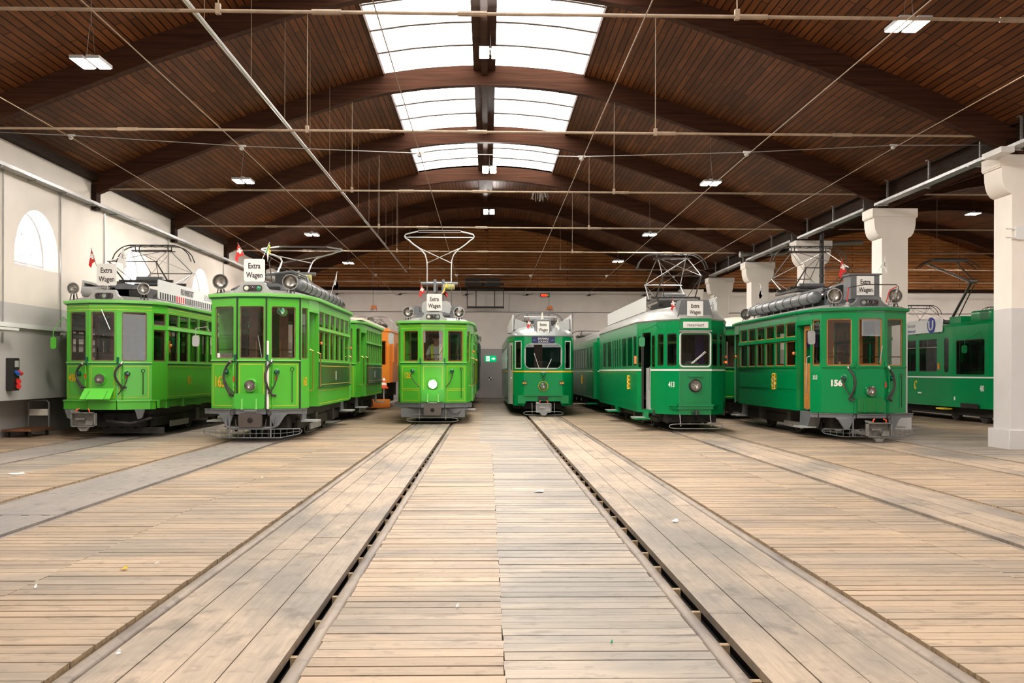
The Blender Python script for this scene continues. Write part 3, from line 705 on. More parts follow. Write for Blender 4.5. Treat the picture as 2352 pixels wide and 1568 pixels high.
# ---- litter ----
def litter(px, py, matn, s_, lb, kind='scrap', n=5):
    f_ = 2287.; th = atan(56/2287); a = px-1176; b = 852-py; u, v = a-.0025*b, b+.0025*a
    d = f_*1.415/(-v); xc = u/f_*d; x, y_ = xc*cos(th)+d*sin(th), -xc*sin(th)+d*cos(th)
    m = mb(matn); rr = random.Random(int(px)); P = [V(x+s_*rr.uniform(.5, 1)*cos(2*pi*k/n), y_+s_*rr.uniform(.5, 1)*sin(2*pi*k/n), .004+rr.uniform(0, .01)) for k in range(n)]
    m.prism(P, [p+V(0, 0, .004) for p in P]); m.poly([P[0]+V(0, 0, .012), P[1]+V(0, 0, .02), P[2]+V(0, 0, .006)])
    tag(m.build('floor_scrap'), lb, kind, 'scraps lying on the plank floor')
litter(285, 1309, 'leaf_yellow', .035, 'curled yellow leaf on the planks left of the third track')
litter(360, 1298, 'litter_white', .022, 'white paper scrap beside the yellow leaf'); litter(82, 1351, 'litter_white', .015, 'tiny white scrap at the left edge of the floor')
litter(1051, 1396, 'litter_white', .018, 'small white crumpled scrap between the two middle tracks'); litter(1552, 1199, 'litter_white', .045, 'white paper piece on the boards between the rails of track four')
litter(602, 1098, 'litter_white', .02, 'white scrap right of the second track'); litter(38, 1089, 'litter_white', .14, 'white rubbed paint patch on the planks between the first two tracks', n=7)
litter(272, 1504, 'litter_white', .014, 'pale chip on the grey board at the lower left'); litter(1232, 996, 'litter_white', .05, 'white scrap on the left rail of track four')
litter(1240, 1130, 'litter_white', .07, 'white speckled paint stain on the grey planks', n=7); litter(1405, 1480, 'flag_green', .01, 'tiny green chip on the grey planks at the bottom')
# cobweb hanging from the third tie rod
r = empty('cobweb', (1.22, RIBS[3]-.04, 5.82), 'dusty cobweb hanging from a tie rod near the ridge', 'cobweb')
m = mb('web'); rr = random.Random(3)
for k in range(16):
    a = rr.uniform(-.3, .3); m.tube([V(a*.6, 0, 0), V(a*.9, rr.uniform(-.02, .02), -.08), V(a*rr.uniform(.4, 1.2), 0, -rr.uniform(.12, .26))], .0035, 3)
m.build('strands', r)
# ================= TRAM BUILDING BLOCKS =================
def panel(m, p, q, z0, z1, cols=(), th=.035, outer=None):
    """vertical wall from plan point p to q, outward normal (dy,-dx). cols: list of columns; column = list of holes (u0,u1,z0,z1,rad)"""
    p = Vector((p[0], p[1])); q = Vector((q[0], q[1])); d = q-p; Ln = d.length; d.normalize(); nrm = Vector((d.y, -d.x))
    def P(u, z, k=0): return V(p.x+d.x*u-nrm.x*k, p.y+d.y*u-nrm.y*k, z)
    def rect(u0, u1, a, b):
        if u1-u0 < 1e-5 or b-a < 1e-5: return
        m.quad(P(u0, a), P(u1, a), P(u1, b), P(u0, b)); m.quad(P(u1, a, th), P(u0, a, th), P(u0, b, th), P(u1, b, th))
    if not cols: rect(0, Ln, z0, z1)
    else:
        cols = [[h for h in c] for c in cols]
        bu = [0]+[(a[0][1]+b[0][0])/2 for a, b in zip(cols, cols[1:])]+[Ln]
        for ci, c in enumerate(cols):
            bz = [z0]+[(a[3]+b[2])/2 for a, b in zip(c, c[1:])]+[z1]
            for hi, (u0, u1, a, b, r) in enumerate(c):
                U0, U1, Z0, Z1 = bu[ci], bu[ci+1], bz[hi], bz[hi+1]
                loop = []; K = 3 if r > .001 else 0; r = max(r, .0005)
                for cx, cz, t0, oc in ((u1-r, b-r, 0, (U1, Z1)), (u0+r, b-r, 90, (U0, Z1)), (u0+r, a+r, 180, (U0, Z0)), (u1-r, a+r, 270, (U1, Z0))):
                    for k in range(K+1):
                        t = R(t0+(90*k/K if K else 45)); loop.append(((cx+r*cos(t), cz+r*sin(t)), oc))
                n = len(loop)
                for k in range(n):
                    (h0, o0), (h1, o1) = loop[k], loop[(k+1) % n]
                    if o0 == o1: m.poly([P(*o0), P(*h1), P(*h0)][::-1] if False else [P(*h0), P(*o0), P(*h1)])
                    else: m.quad(P(*h0), P(*o0), P(*o1), P(*h1))
                    m.quad(P(*h0), P(*h1), P(*h1, th), P(*h0, th))
                    if o0 == o1: m.poly([P(*h0, th), P(*h1, th), P(*o0, th)])
                    else: m.quad(P(*h0, th), P(*h1, th), P(*o1, th), P(*o0, th))
    for u in (0, Ln): m.quad(P(u, z0), P(u, z1), P(u, z1, th), P(u, z0, th))
    m.quad(P(0, z0), P(0, z0, th), P(Ln, z0, th), P(Ln, z0)); m.quad(P(0, z1), P(Ln, z1), P(Ln, z1, th), P(0, z1, th))
class Face:
    """a plane on a vertical facet: at(u, z, out)"""
    def __init__(s, p, q):
        s.p = V(p[0], p[1], 0); d = V(q[0], q[1], 0)-s.p; s.L = d.length; s.d = d.normalized(); s.n = V(s.d.y, -s.d.x, 0)
    def at(s, u, z, o=0): return s.p+s.d*u+s.n*o+V(0, 0, z)
    def line(s, m, u0, z0, u1, z1, w=.008, o=.004):
        dz = z1-z0; du = u1-u0; l = math.hypot(du, dz); a, b = -dz/l*w/2, du/l*w/2
        m.quad(s.at(u0+a, z0+b, o), s.at(u1+a, z1+b, o), s.at(u1-a, z1-b, o), s.at(u0-a, z0-b, o))
    def outline(s, m, u0, u1, z0, z1, w=.008, o=.004):
        s.line(m, u0-w/2, z0, u1+w/2, z0, w, o); s.line(m, u0-w/2, z1, u1+w/2, z1, w, o); s.line(m, u0, z0, u0, z1, w, o); s.line(m, u1, z0, u1, z1, w, o)
    def strip(s, m, u0, u1, z0, z1, t=.012):
        a = [s.at(u0, z0, 0), s.at(u1, z0, 0), s.at(u1, z1, 0), s.at(u0, z1, 0)]; b = [x+s.n*t for x in a]; m.prism(a, b)
    def text(s, m, st, u, z, size, cx=.75, off=0, o=.006, shear=0): text_mesh(m, st, size, s.at(u, z, o), s.d, V(0, 0, 1), cx, off, 0, 'CENTER', shear)
def window(par, F, u0, u1, z0, z1, frame='wood_brown', gl='glass', fw=.022, inset=.03, mull=(), name='window', label=None):
    m = MB()
    m.mat(gl); m.quad(F.at(u0-.01, z0-.01, -inset), F.at(u1+.01, z0-.01, -inset), F.at(u1+.01, z1+.01, -inset), F.at(u0-.01, z1+.01, -inset))
    m.mat(frame)
    for a, b, c, d in ((u0-.012, u1+.012, z0-.012, z0+fw), (u0-.012, u1+.012, z1-fw, z1+.012), (u0-.012, u0+fw, z0+fw, z1-fw), (u1-fw, u1+.012, z0+fw, z1-fw))+tuple((u-.008, u+.008, z0+fw, z1-fw) for u in mull):
        A = [F.at(a, c, -inset+.006), F.at(b, c, -inset+.006), F.at(b, d, -inset+.006), F.at(a, d, -inset+.006)]; m.prism(A, [x-F.n*.02 for x in A])
    o = m.build(name, par, smooth=False)
    if label: o['label'] = label
    return o
def loft_roof(m, ring, levels):
    """ring: list of plan points; levels: (z, scale_x, inset_y)"""
    ys = [p[1] for p in ring]; ymid = (min(ys)+max(ys))/2; hl = (max(ys)-min(ys))/2; prev = None
    for z, sx, iy in levels:
        cur = [m.vert(V(p[0]*sx, ymid+(p[1]-ymid)*(hl-iy)/hl, z)) for p in ring]
        if prev:
            n = len(ring)
            for k in range(n): m.face([prev[k], prev[(k+1) % n], cur[(k+1) % n], cur[k]])
        prev = cur
    m.face(prev)
def lamp(par, c, r, name='roof_lamp', glass_m='reflector', rim='grey_paint', deep=.6, stand=None, shell='grey_light', lens='lamp_glass', label=None):
    m = mb(shell); c = Vector(c)
    m.lathe(c, (0, 1, 0), [(0, r), (.015, r*1.0), (.03, r*.97), (r*deep*.5, r*.85), (r*deep, r*.55), (r*deep*1.25, r*.15)], 22, False, True)
    if stand is not None:
        m.mat('iron'); 
        for dx in (-.05, .05): m.cyl(c+V(dx, r*.3, -r*.8), (c.x+dx*1.6, c.y+r*.3, stand), .011, n=6)
        m.cyl(c+V(0, r*.3, -r*.8), (c.x, c.y+r*.3, stand), .02, n=6)
    o = m.build(name, par)
    q = mb(glass_m); q.lathe(c+V(0, .022, 0), (0, 1, 0), [(0, r*.93), (.03, r*.78), (.055, r*.5), (.06, r*.14)], 22, False, True); q.build('reflector', o)
    q = mb('steel'); q.lathe(c+V(0, -.008, 0), (0, 1, 0), [(0, r*.92), (0, r*1.02), (.02, r*1.02), (.02, r*.92)], 22, False, False); q.build('rim', o)
    if lens:
        q = mb(lens); q.lathe(c+V(0, -.018, 0), (0, 1, 0), [(0, .001), (.004, r*.45), (.012, r*.93)], 22, True, False); q.build('lens', o)
    q = mb('lens_grey'); q.lathe(c+V(0, .03, 0), (0, 1, 0), [(0, .012), (.05, .02)], 8); q.build('bulb', o)
    if label: o['label'] = label
    return o
def headlight(par, F, u, z, r, lit=False, rim='green_light', tilt=0):
    c = F.at(u, z, 0); n = F.n
    m = mb(rim); m.lathe(c-n*.005, n, [(0, r*1.22), (.012, r*1.2), (.025, r*1.08), (.078, r*1.05), (.078, r*.96)], 24, False, False); o = m.build('headlight', par)
    if lit:
        mb('lamp_on').lathe(c+n*.06, n, [(0, r*.97), (.012, r*.8), (.022, r*.4), (.024, .001)], 24, False, False).build('lit_lens', o)
        l = bpy.data.lights.new('headlight_glow', 'POINT'); l.energy = 4; l.color = (1, .85, .6); l.shadow_soft_size = .08
        lo = bpy.data.objects.new('headlight_glow', l); col.objects.link(lo); lo.parent = par; lo.location = c+n*.14
    else:
        mb('reflector').lathe(c+n*.068, -n, [(0, r*.96), (.02, r*.8), (.045, r*.5), (.055, r*.1)], 24, False, True).build('reflector', o)
        mb('lamp_glass').lathe(c+n*.072, n, [(0, r*.96), (.008, r*.6), (.012, .001)], 24, False, False).build('lens', o)
        mb('steel').cyl(c+n*.02-V(0, 0, r*.2), c+n*.06-V(0, 0, r*.7), .008, n=6).build('bulb', o)
    return o
def flag(par, base, tip, kind='swiss', side=-1, w=.2, label=None):
    base = Vector(base); tip = Vector(tip)
    r = mb('white' if kind != 'swiss' else 'wood_brown').cyl(base, tip, .006, n=5).build('flag', par)
    k = w/.17; g = -side
    def Q(x, z, y=0): return tip+V(g*x*k, y, z*k)
    ax = (base-tip).normalized(); A = tip+ax*.02; B = tip+ax*.30*k; C1 = V(tip.x+g*.03*k, tip.y, B.z-.03); C2 = Q(.005, -.42); C3 = Q(-.05, -.36); C4 = Q(-.015, -.18)
    E = C2; C = C3; D = C4
    def cloth(mat, pts, off):
        m = mb(mat); P = [Vector(p)+V(0, off, 0) for p in pts]; m.prism(P, [p+V(0, .003, 0) for p in P]); return m
    if kind == 'swiss':
        m = cloth('red', [A, B, C1, C2, C3, C4], 0); m.build('cloth', r)
        c = V((A.x+B.x+C4.x)/3, tip.y, (A.z+B.z+C4.z)/3-.02); u = V(-g*.25, 0, 1).normalized(); v = V(-u.z, 0, u.x)
        q = mb('white'); a, b = .019, .055
        for i_, (p_, q_) in enumerate(((a, b), (b, a))):
            P = [c+u*x+v*y+V(0, -.002-.0015*i_, 0) for x, y in ((-p_, -q_), (p_, -q_), (p_, q_), (-p_, q_))]; q.prism(P, [x+V(0, -.001, 0) for x in P])
        q.build('cross', r)
    elif kind == 'white':
        m = cloth('white', [A, B, C1, C2, C3, C4], 0); m.build('cloth', r); c = (A+B+C4)/3+V(0, 0, -.03)
        m = mb('black'); m.tube([c+V(.0, -.006, .05), c+V(side*.03, -.006, .03), c+V(.0, -.006, 0), c+V(side*.03, -.006, -.04)], .006, 4); m.build('emblem', r)
    elif kind == 'greenwhite':
        cloth('flag_green', [A, B, B+V(side*w*.3, 0, -.01), A+V(side*.02, 0, -.03)], 0).build('cloth', r)
        cloth('white', [A+V(side*.02, 0, -.03), B+V(side*w*.25, 0, -.01), B+V(side*w*.4, 0, -.2), B+V(side*w*.6, 0, -.02)], -.002).build('cloth', r)
        m = mb('yellow'); c = (A+B)/2+V(side*.035, -.005, -.03); m.tube([c+V(0, 0, .08), c+V(side*.02, 0, .03), c+V(-side*.02, 0, 0), c+V(side*.03, 0, -.04), c+V(0, 0, -.09)], .014, 4); m.build('emblem', r)
    elif kind == 'redyellow':
        mid = A.lerp(B, .5); cloth('red', [A, B, C1, C2, mid+V(-g*.01, 0, -.06)], 0).build('cloth', r); cloth('yellow', [A+V(g*.012, 0, 0), A+V(g*.06, 0, -.03), V(B.x+g*.02, B.y, B.z-.02), B], -.004).build('yellow_cloth', r)
        m = mb('black'); c = mid+V(g*.035, -.01, -.03); m.tube([c+V(0, 0, .06), c+V(.015, 0, .03), c+V(-.015, 0, 0), c+V(.01, 0, -.05)], .009, 4); m.build('emblem', r)
    if label: r['label'] = label
    return r
def extra_sign(par, c, wd, ht, boxed=None, style=0):
    """c: bottom centre of the board"""
    x, y, z = c; o = mb('white').bevbox(x-wd/2, x+wd/2, y-.008, y+.008, z, z+ht, .04 if not boxed else .01, seg=4).build('extra_sign', par)
    m = mb('letter'); sz = ht*.245
    text_mesh(m, 'Extra', sz, (x, y-.0095, z+ht*.70), (1, 0, 0), (0, 0, 1), .74, .022)
    text_mesh(m, 'Wagen', sz, (x, y-.0095, z+ht*.30), (1, 0, 0), (0, 0, 1), .74, .022)
    m.build('lettering', o)
    if not boxed:
        m = mb('iron')
        for k in range(7): m.tube([V(x-.1+.033*k, y+.01, z-.01), V(x-.1+.033*k+(k-3)*.006, y+.01, z-.05), V(x+(k-3)*.01, y+.01, z-.1)], .005, 4)
        m.build('holder', o)
    return o
def dest_box(par, y, z, lens=('lens_white', 'lens_dark', 'lens_green'), mat='grey_light', sc=1):
    pr = [(-.37, 0), (-.37, .05), (-.30, .09), (-.245, .15), (-.24, .20), (-.21, .225), (.21, .225), (.24, .20), (.245, .15), (.30, .09), (.37, .05), (.37, 0)]
    m = mb(mat); m.prism([V(a*sc, y, z+b*sc) for a, b in pr], [V(a*sc, y+.14, z+b*sc) for a, b in pr]); o = m.build('signal_box', par)
    mb('iron').bevbox(-.19*sc, .19*sc, y-.004, y+.01, z+.035*sc, z+.165*sc, .05*sc, seg=3).build('recess', o)
    for k, l in enumerate(lens):
        q = mb(l); q.lathe((-.12*sc+.12*sc*k, y-.006, z+.1*sc), (0, -1, 0), [(0, .047*sc), (.008, .035*sc), (.012, .001)], 16, False, False); q.mat('grey_paint').lathe((-.12*sc+.12*sc*k, y-.004, z+.1*sc), (0, -1, 0), [(0, .055*sc), (.018, .053*sc), (.018, .047*sc)], 16, False, False)
        q.build('signal_lens', o)
    return o
def pantograph(par, y, zb, zk, zt, ky=1.35, kx=.5, bw=.97, mat='steel_dark', bowmat='iron', droop=.32, light='steel', tx=.38):
    m = mb(mat); bs = []
    o = mb('iron').cyl((-.62, y-.5, zb), (.62, y-.5, zb), .035, n=8).cyl((-.62, y+.5, zb), (.62, y+.5, zb), .035, n=8).box(-.55, -.48, y-.9, y+.9, zb-.1, zb-.04).box(.48, .55, y-.9, y+.9, zb-.1, zb-.04).build('pantograph', par)
    mb('grey_paint').cyl((-.3, y-.25, zb+.06), (.3, y-.25, zb+.06), .07, n=10).build('spring_drum', o); mb('grey_paint').cyl((-.3, y+.3, zb+.04), (.3, y+.3, zb+.04), .06, n=10).build('spring_drum', o)
    for sy in (-1, 1):
        l = mb(light if sy > 0 else mat); yb = y+sy*.5; yk = y+sy*ky
        for sx in (-1, 1):
            l.tube([V(sx*.5, yb, zb), V(sx*kx, yk, zk)], .018, 6); l.tube([V(sx*.3, yb, zb), V(sx*kx, yk, zk)], .009, 5)
            l.tube([V(sx*kx, yk, zk), V(sx*tx, y+sy*.12, zt-.12)], .012, 6)
        l.cyl((-kx-.04, yk, zk), (kx+.04, yk, zk), .013, n=6)
        l.tube([V(-kx, yk, zk), V(tx, y+sy*.12, zt-.12)], .007, 5); l.tube([V(kx, yk, zk), V(-tx, y+sy*.12, zt-.12)], .007, 5)
        l.build('arm', o)
    b = mb(bowmat)
    for yy in (-.14, .14):
        pts = []
        for k in range(25):
            a = -1+2*k/24; xx = bw*math.copysign(min(1, abs(a)*1.02), a); e = max(0, (abs(a)-.42)/.58); pts.append(V(bw*a*(1-.04*e*e), y+yy, zt-droop*e**2.6))
        pts[0].z -= .06; pts[-1].z -= .06
        b.tube(pts, .014, 6)
    for xx in (-.5, -.25, 0, .25, .5): b.box(xx-.03, xx+.03, y-.14, y+.14, zt-.02, zt+.01)
    b.cyl((-tx-.1, y-.12, zt-.12), (tx+.1, y-.12, zt-.12), .014, n=6); b.cyl((-tx-.1, y+.12, zt-.12), (tx+.1, y+.12, zt-.12), .014, n=6)
    for sx in (-1, 1):
        for sy in (-1, 1): b.cyl((sx*tx, y+sy*.12, zt-.12), (sx*tx, y+sy*.14, zt), .012, n=5)
    b.build('collector_head', o); return o
def lyre(par, y, z, ang, bw=1.0, H=1.52, mat='steel', base=.36):
    """tall lyre-shaped bow collector, leaning back by ang from vertical"""
    def P(x, h): return V(x, y+sin(ang)*h, z+cos(ang)*h)
    right = [(base, 0), (base, .45), (base+.01, .68), (base+.07, .86), (base+.22, 1.02), (base+.42, 1.16), (bw-.12, 1.28), (bw-.02, 1.35), (bw, 1.41), (bw-.03, 1.46), (bw-.13, 1.49), (bw-.4, H)]
    o = mb(mat)
    o.tube([P(x, h) for x, h in right], .022, 6); o.tube([P(-x, h) for x, h in right], .022, 6)
    o.cyl(P(-bw+.04, 1.37), P(bw-.04, 1.37), .014, n=6); o.cyl(P(-base, .0), P(base, .0), .03, n=8); o.cyl(P(-base-.02, .02), P(base+.02, .02), .012, n=6)
    o.cyl(P(base, .60), P(-base-.28, 1.06), .013, n=5); o.cyl(P(-base, .60), P(base+.28, 1.06), .013, n=5)
    o = o.build('bow_collector', par)
    c = mb('steel_dark'); 
    for dd in (-.03, .03): c.cyl(P(-bw+.4, H+dd), P(bw-.4, H+dd), .013, n=6)
    c.build('contact_strip', o)
    k = mb('grey_paint'); 
    for x in (-.13, .12): k.cyl((x, y-.1, z-.3), P(x, .1), .045, n=8)
    k.cyl((-.55, y, z-.02), (.55, y, z-.02), .045, n=10); k.build('base_tube', o)
    r = mb('rope'); 
    for q in range(10): r.lathe((.12+q*.034, y-.05, z-.12), (1, 0, 0), [(0, .06), (.012, .085), (.026, .085), (.034, .06)], 12)
    r.build('spring_coil', o)
    return o
def wheelset(par, y, r=.36, g=.525):
    o = mb('iron').cyl((-g, y, r+.0), (g, y, r+.0), .06, n=8).build('axle', par)
    for sx in (-1, 1):
        m = mb('iron'); m.lathe((sx*(g-.05), y, r), (sx, 0, 0), [(0, r+.0), (.01, r+.0), (.03, r-.0), (.11, r-.012), (.11, r-.07), (.07, r-.09), (.07, .12), (.14, .1), (.14, .03)], 26); m.build('wheel', o)
    return o
def undercarriage(par, L, z0=.42, z1=.66, hx=.78, wb=None, step_sides=(1,), guard=True, r=.36):
    m = mb('under'); m.box(-hx, hx, .7, L-.7, z0+.08, z1); 
    for sx in (-1, 1): m.box(sx*.62-.05, sx*.62+.05, .9, L-.9, z0-.06, z0+.1)
    m.box(-.5, .5, L/2-.8, L/2+.8, .2, z0+.1); m.box(-.6, .6, .5, 1.6, .22, z0+.1); m.box(-.7, -.64, 1.0, L-1.0, .2, z0); m.box(.64, .7, 1.0, L-1.0, .2, z0)
    for k in range(4): m.cyl((-.5+.3*k, .45, z0), (-.5+.3*k, .8, .2), .04, n=6)
    m.build('underframe', par)
    wb = wb or (L/2-1.2, L/2+1.2)
    for y in wb:
        wheelset(par, y, r)
        for sx in (-1, 1):
            m = mb('iron')
            m.box(sx*.74-.08, sx*.74+.08, y-.13, y+.13, r-.14, r+.14); m.box(sx*.74-.03, sx*.74+.03, y-.45, y+.45, r+.13, r+.18)
            for dy in (-.38, .38): m.lathe((sx*.74, y+dy, r+.18), (0, 0, 1), [(0, .05), (.02, .05), (.04, .035), (.06, .05), (.08, .035), (.10, .05)], 8)
            m.build('axle_box', par)
    if guard:
        for sx in (-1, 1): mb('coupler_grey').box(sx*.83-.015, sx*.83+.015, 1.75, 3.1, .16, .29).build('guard_board', par)
def front_beam(par, pts, z0, z1, mat='grey_paint', t=.05, brackets=True, name='buffer_beam'):
    m = mb(mat)
    for a, b in zip(pts, pts[1:]):
        F = Face(a, b); A = [F.at(0, z0, .01), F.at(F.L, z0, .01), F.at(F.L, z1, .01), F.at(0, z1, .01)]; m.prism(A, [x+F.n*t for x in A])
        A = [F.at(0, z1-.015, -.06), F.at(F.L, z1-.015, -.06), F.at(F.L, z1, -.06), F.at(0, z1, -.06)]; m.prism(A, [x+F.n*(t+.09) for x in A])
    o = m.build(name, par, smooth=False)
    if brackets:
        for sx in (-1, 1):
            m = mb(mat); P = [V(sx*.34, -.035, z0+.02), V(sx*.70, .12, z0+.02), V(sx*.62, .08, z0-.05), V(sx*.52, .03, z0-.22), V(sx*.44, .0, z0-.24)]
            if sx > 0: P = P[::-1]
            m.prism(P, [p+V(0, .05, 0) for p in P]); m.build('beam_bracket', o, smooth=False)
        b = mb('iron')
        for x in (-.82, -.76, .76, .82):
            y = (abs(x)-.3)/.6*.36; b.lathe((x, y-.055, (z0+z1)/2), (0, -1, 0), [(0, .012), (.01, .01)], 8)
        for sx in (-.36, .36): b.tube([V(sx+.035*cos(2*pi*k/12), -.075, z0+.03+.055*sin(2*pi*k/12)) for k in range(12)], .009, 5, True)
        b.build('bolt_and_ring', o)
    return o
def basket(par, z0=.10, z1=.27, hw_=.93, y=-.12):
    m = mb('grey_paint')
    def yy(x): return y+.18*max(0, abs(x)-.45)/.5
    def zb(x): return z0+(z1-z0)*.45*max(0, (abs(x)-.6))/.35
    n = 16; xs = [-hw_+2*hw_*k/n for k in range(n+1)]
    m.tube([V(x, yy(x), z1) for x in xs], .009, 5); m.tube([V(x, yy(x), zb(x)) for x in xs], .009, 5); m.tube([V(x, yy(x), (zb(x)+z1)/2) for x in xs], .005, 4)
    for x in xs: m.cyl((x, yy(x), zb(x)), (x, yy(x), z1), .005, n=4)
    for x in (-.4, .4): m.box(x-.015, x+.015, yy(x)-.012, yy(x)+.0, z0, .5)
    m.tube([V(-hw_, yy(hw_), z1), V(-hw_-.04, yy(hw_)+.03, (z0+z1)/2+.04), V(-hw_, yy(hw_), zb(hw_))], .009, 5); m.tube([V(hw_, yy(hw_), z1), V(hw_+.04, yy(hw_)+.03, (z0+z1)/2+.04), V(hw_, yy(hw_), zb(hw_))], .009, 5)
    return m.build('lifeguard_basket', par)
def loopfender(par, z=.12, hw_=.66, y=-.1, mat='coupler_grey'):
    m = mb(mat); P = []
    for k in range(20):
        t = 2*pi*k/20; P.append(V(hw_*math.copysign(abs(cos(t))**.35, cos(t)), y, z+.055*math.copysign(abs(sin(t))**.8, sin(t))))
    m.tube(P, .011, 6, True)
    for x in (-.35, .35): m.cyl((x, y, z), (x, y+.12, .42), .012, n=5)
    return m.build('lifeguard_rail', par)
def coupler_plate(par, zc_, x=0):
    m = mb('steel_dark'); m.bevbox(x-.23, x+.23, -.13, -.06, zc_-.14, zc_+.14, .06, seg=4); m.mat('iron').box(x-.09, x+.09, -.06, .6, zc_-.07, zc_+.07); o = m.build('coupler', par)
    mb('pit').lathe((x, -.131, zc_), (0, -1, 0), [(0, .055), (.003, .05)], 16).build('socket', o)
    mb('galvanised').tube([V(x-.13, -.09, zc_+.13), V(x-.12, -.1, zc_+.185), V(x+.12, -.1, zc_+.185), V(x+.13, -.09, zc_+.13)], .008, 5).build('handle', o)
    m = mb('steel_dark'); m.tube([V(-.52, -.03, zc_-.12), V(-.24, -.06, zc_-.13)], .012, 5); m.tube([V(.52, -.03, zc_-.12), V(.24, -.06, zc_-.13)], .012, 5)
    for sx in (-1, 1): m.tube([V(sx*.3, -.07, zc_+.02), V(sx*.29, -.07, zc_-.1), V(sx*.25, -.07, zc_-.13)], .011, 5)
    m.build('hook', o); return o
def coupler_auto(par, zt, x=0, y=-.42, tint='coupler_grey'):
    m = mb(tint); w_, h_ = .24, .29; z0, z1 = zt-h_, zt; t = .018
    m.box(x-w_, x+w_, y, y+.16, z1-t, z1); m.box(x-w_, x+w_, y, y+.16, z0, z0+t); m.box(x-w_, x-w_+t, y, y+.16, z0, z1); m.box(x+w_-t, x+w_, y, y+.16, z0, z1); m.box(x-w_, x+w_, y+.13, y+.16, z0, z1)
    m.prism([V(x-w_, y, z1), V(x-.12, y, z1), V(x-.16, y, z1+.03), V(x-w_, y, z1+.045)], [V(x-w_, y+.16, z1), V(x-.12, y+.16, z1), V(x-.16, y+.16, z1+.03), V(x-w_, y+.16, z1+.045)])
    m.prism([V(x-.13, y+.03, z0), V(x+.13, y+.03, z0), V(x+.06, y+.03, z0-.09), V(x-.06, y+.03, z0-.09)][::-1], [V(x-.13, y+.1, z0), V(x+.13, y+.1, z0), V(x+.06, y+.1, z0-.09), V(x-.06, y+.1, z0-.09)][::-1])
    m.box(x-.15, x+.03, y+.02, y+.13, z0+.14, z0+.17); m.prism([V(x+.04, y+.01, z0+.03), V(x+.2, y+.01, z0+.03), V(x+.2, y+.01, z0+.12), V(x+.07, y+.01, z0+.12)], [V(x+.06, y+.13, z0+.06), V(x+.18, y+.13, z0+.06), V(x+.18, y+.13, z0+.1), V(x+.09, y+.13, z0+.1)])
    m.mat('iron').box(x-.07, x+.07, y+.16, .7, z0+.1, z0+.22); o = m.build('coupler', par, smooth=False)
    for sx in (-1, 1):
        mb('orange_red').tube([V(x+sx*.13, y+.02, z1), V(x+sx*.13, y+.0, z1+.05), V(x+sx*.09, y+.05, z1+.075)], .013, 5).build('red_latch', o)
    return o
def socket_and_hose(par, F, u, z, ztop, zbot, lean, thick=True, bow=.13, rim='green_light', hoseto=None):
    """a brake hose and a jumper socket with cable on a front facet"""
    o = mb(rim).lathe(F.at(u, z, .0), F.n, [(0, .075), (.015, .075), (.02, .06)], 16).build('jumper_socket', par)
    mb('green_dark').lathe(F.at(u, z, .02), F.n, [(0, .055), (.05, .05), (.07, .03)], 14).build('plug', o)
    e = hoseto
    m = mb('rubber'); m.tube([F.at(u, z-.01, .085), F.at(u+lean*.02-.0, z-.14, .09), F.at(u+(e-u)*.45, z-.30, .08), F.at(e, z-.43, .04)], .012, 6); m.build('cable', o)
    return o
def brake_hose(par, F, u, zt, zb, bow, r=.024):
    m = mb('rubber'); n = 14; P = []
    for k in range(n+1):
        t = k/n; P.append(F.at(u+bow*sin(pi*t)**.8*(1-.25*t), zt+(zb-zt)*t, .06+.03*sin(pi*t)))
    P += [F.at(u+bow*.15+.03, zb-.03, .06), F.at(u+.10, zb-.035, .05)]
    m.tube(P, r, 7); o = m.build('brake_hose', par)
    q = mb('steel'); q.cyl(F.at(u, zt+.0, .06), F.at(u-bow*.12, zt+.05, .04), r*1.1, n=8); q.build('hose_end', o)
    q = mb('red'); q.box(-.012, .012, -.01, .01, -.05, .05, Matrix.Translation(F.at(u+(-.1 if bow < 0 else .1)*-1, (zt+zb)/2-.02, .05))); q.build('tap_handle', o)
    return o
def folding_flap(par, x0, x1, z0, z1, mat, openf=False):
    if openf:
        m = mb(mat); A = [V(x0+.04, -.05, z1), V(x1, -.05, z1), V(x1-.03, -.22, z0+.02), V(x0, -.22, z0+.02)]; m.prism(A, [p+V(0, .012, -.012) for p in A]); o = m.build('folding_flap', par)
        for f in (.2, .8):
            a = A[3].lerp(A[2], f); b = A[0].lerp(A[1], f+.04); mb('green_light').cyl(a+V(0, -.01, 0), b.lerp(a, .25)+V(0, -.01, 0), .012, n=6).build('hinge', o)
        return o
    o = mb(mat).bevbox(x0, x1, -.045, -.03, z0, z1, .035, seg=3).build('folding_flap', par)
    for f in (.27, .75):
        x = x0+(x1-x0)*f; q = mb('green_trim' if 'deep' not in mat else 'green_deep'); q.box(x-.015, x+.015, -.06, -.045, z0+.0, z0+.2); q.cyl((x-.02, -.06, z0), (x+.02, -.06, z0), .018, n=8); q.build('hinge', o)
    return o
def steps(par, y, sx, z, mat='grey_light', sup='grey_paint', L_=.55, x=1.02):
    m = mb(mat); m.box(min(sx*(x-.22), sx*(x+.1)), max(sx*(x-.22), sx*(x+.1)), y-L_/2, y+L_/2, z, z+.035); o = m.build('step_board', par)
    q = mb(sup); a = sx*(x-.2)
    q.prism([V(a, y-L_/2, z+.03), V(a, y+L_/2, z+.03), V(a, y+L_/2-.1, z+.33), V(a, y-L_/2+.05, z+.33)], [V(a-sx*.03, y-L_/2, z+.03), V(a-sx*.03, y+L_/2, z+.03), V(a-sx*.03, y+L_/2-.1, z+.33), V(a-sx*.03, y-L_/2+.05, z+.33)]); q.build('step_support', o)
    return o
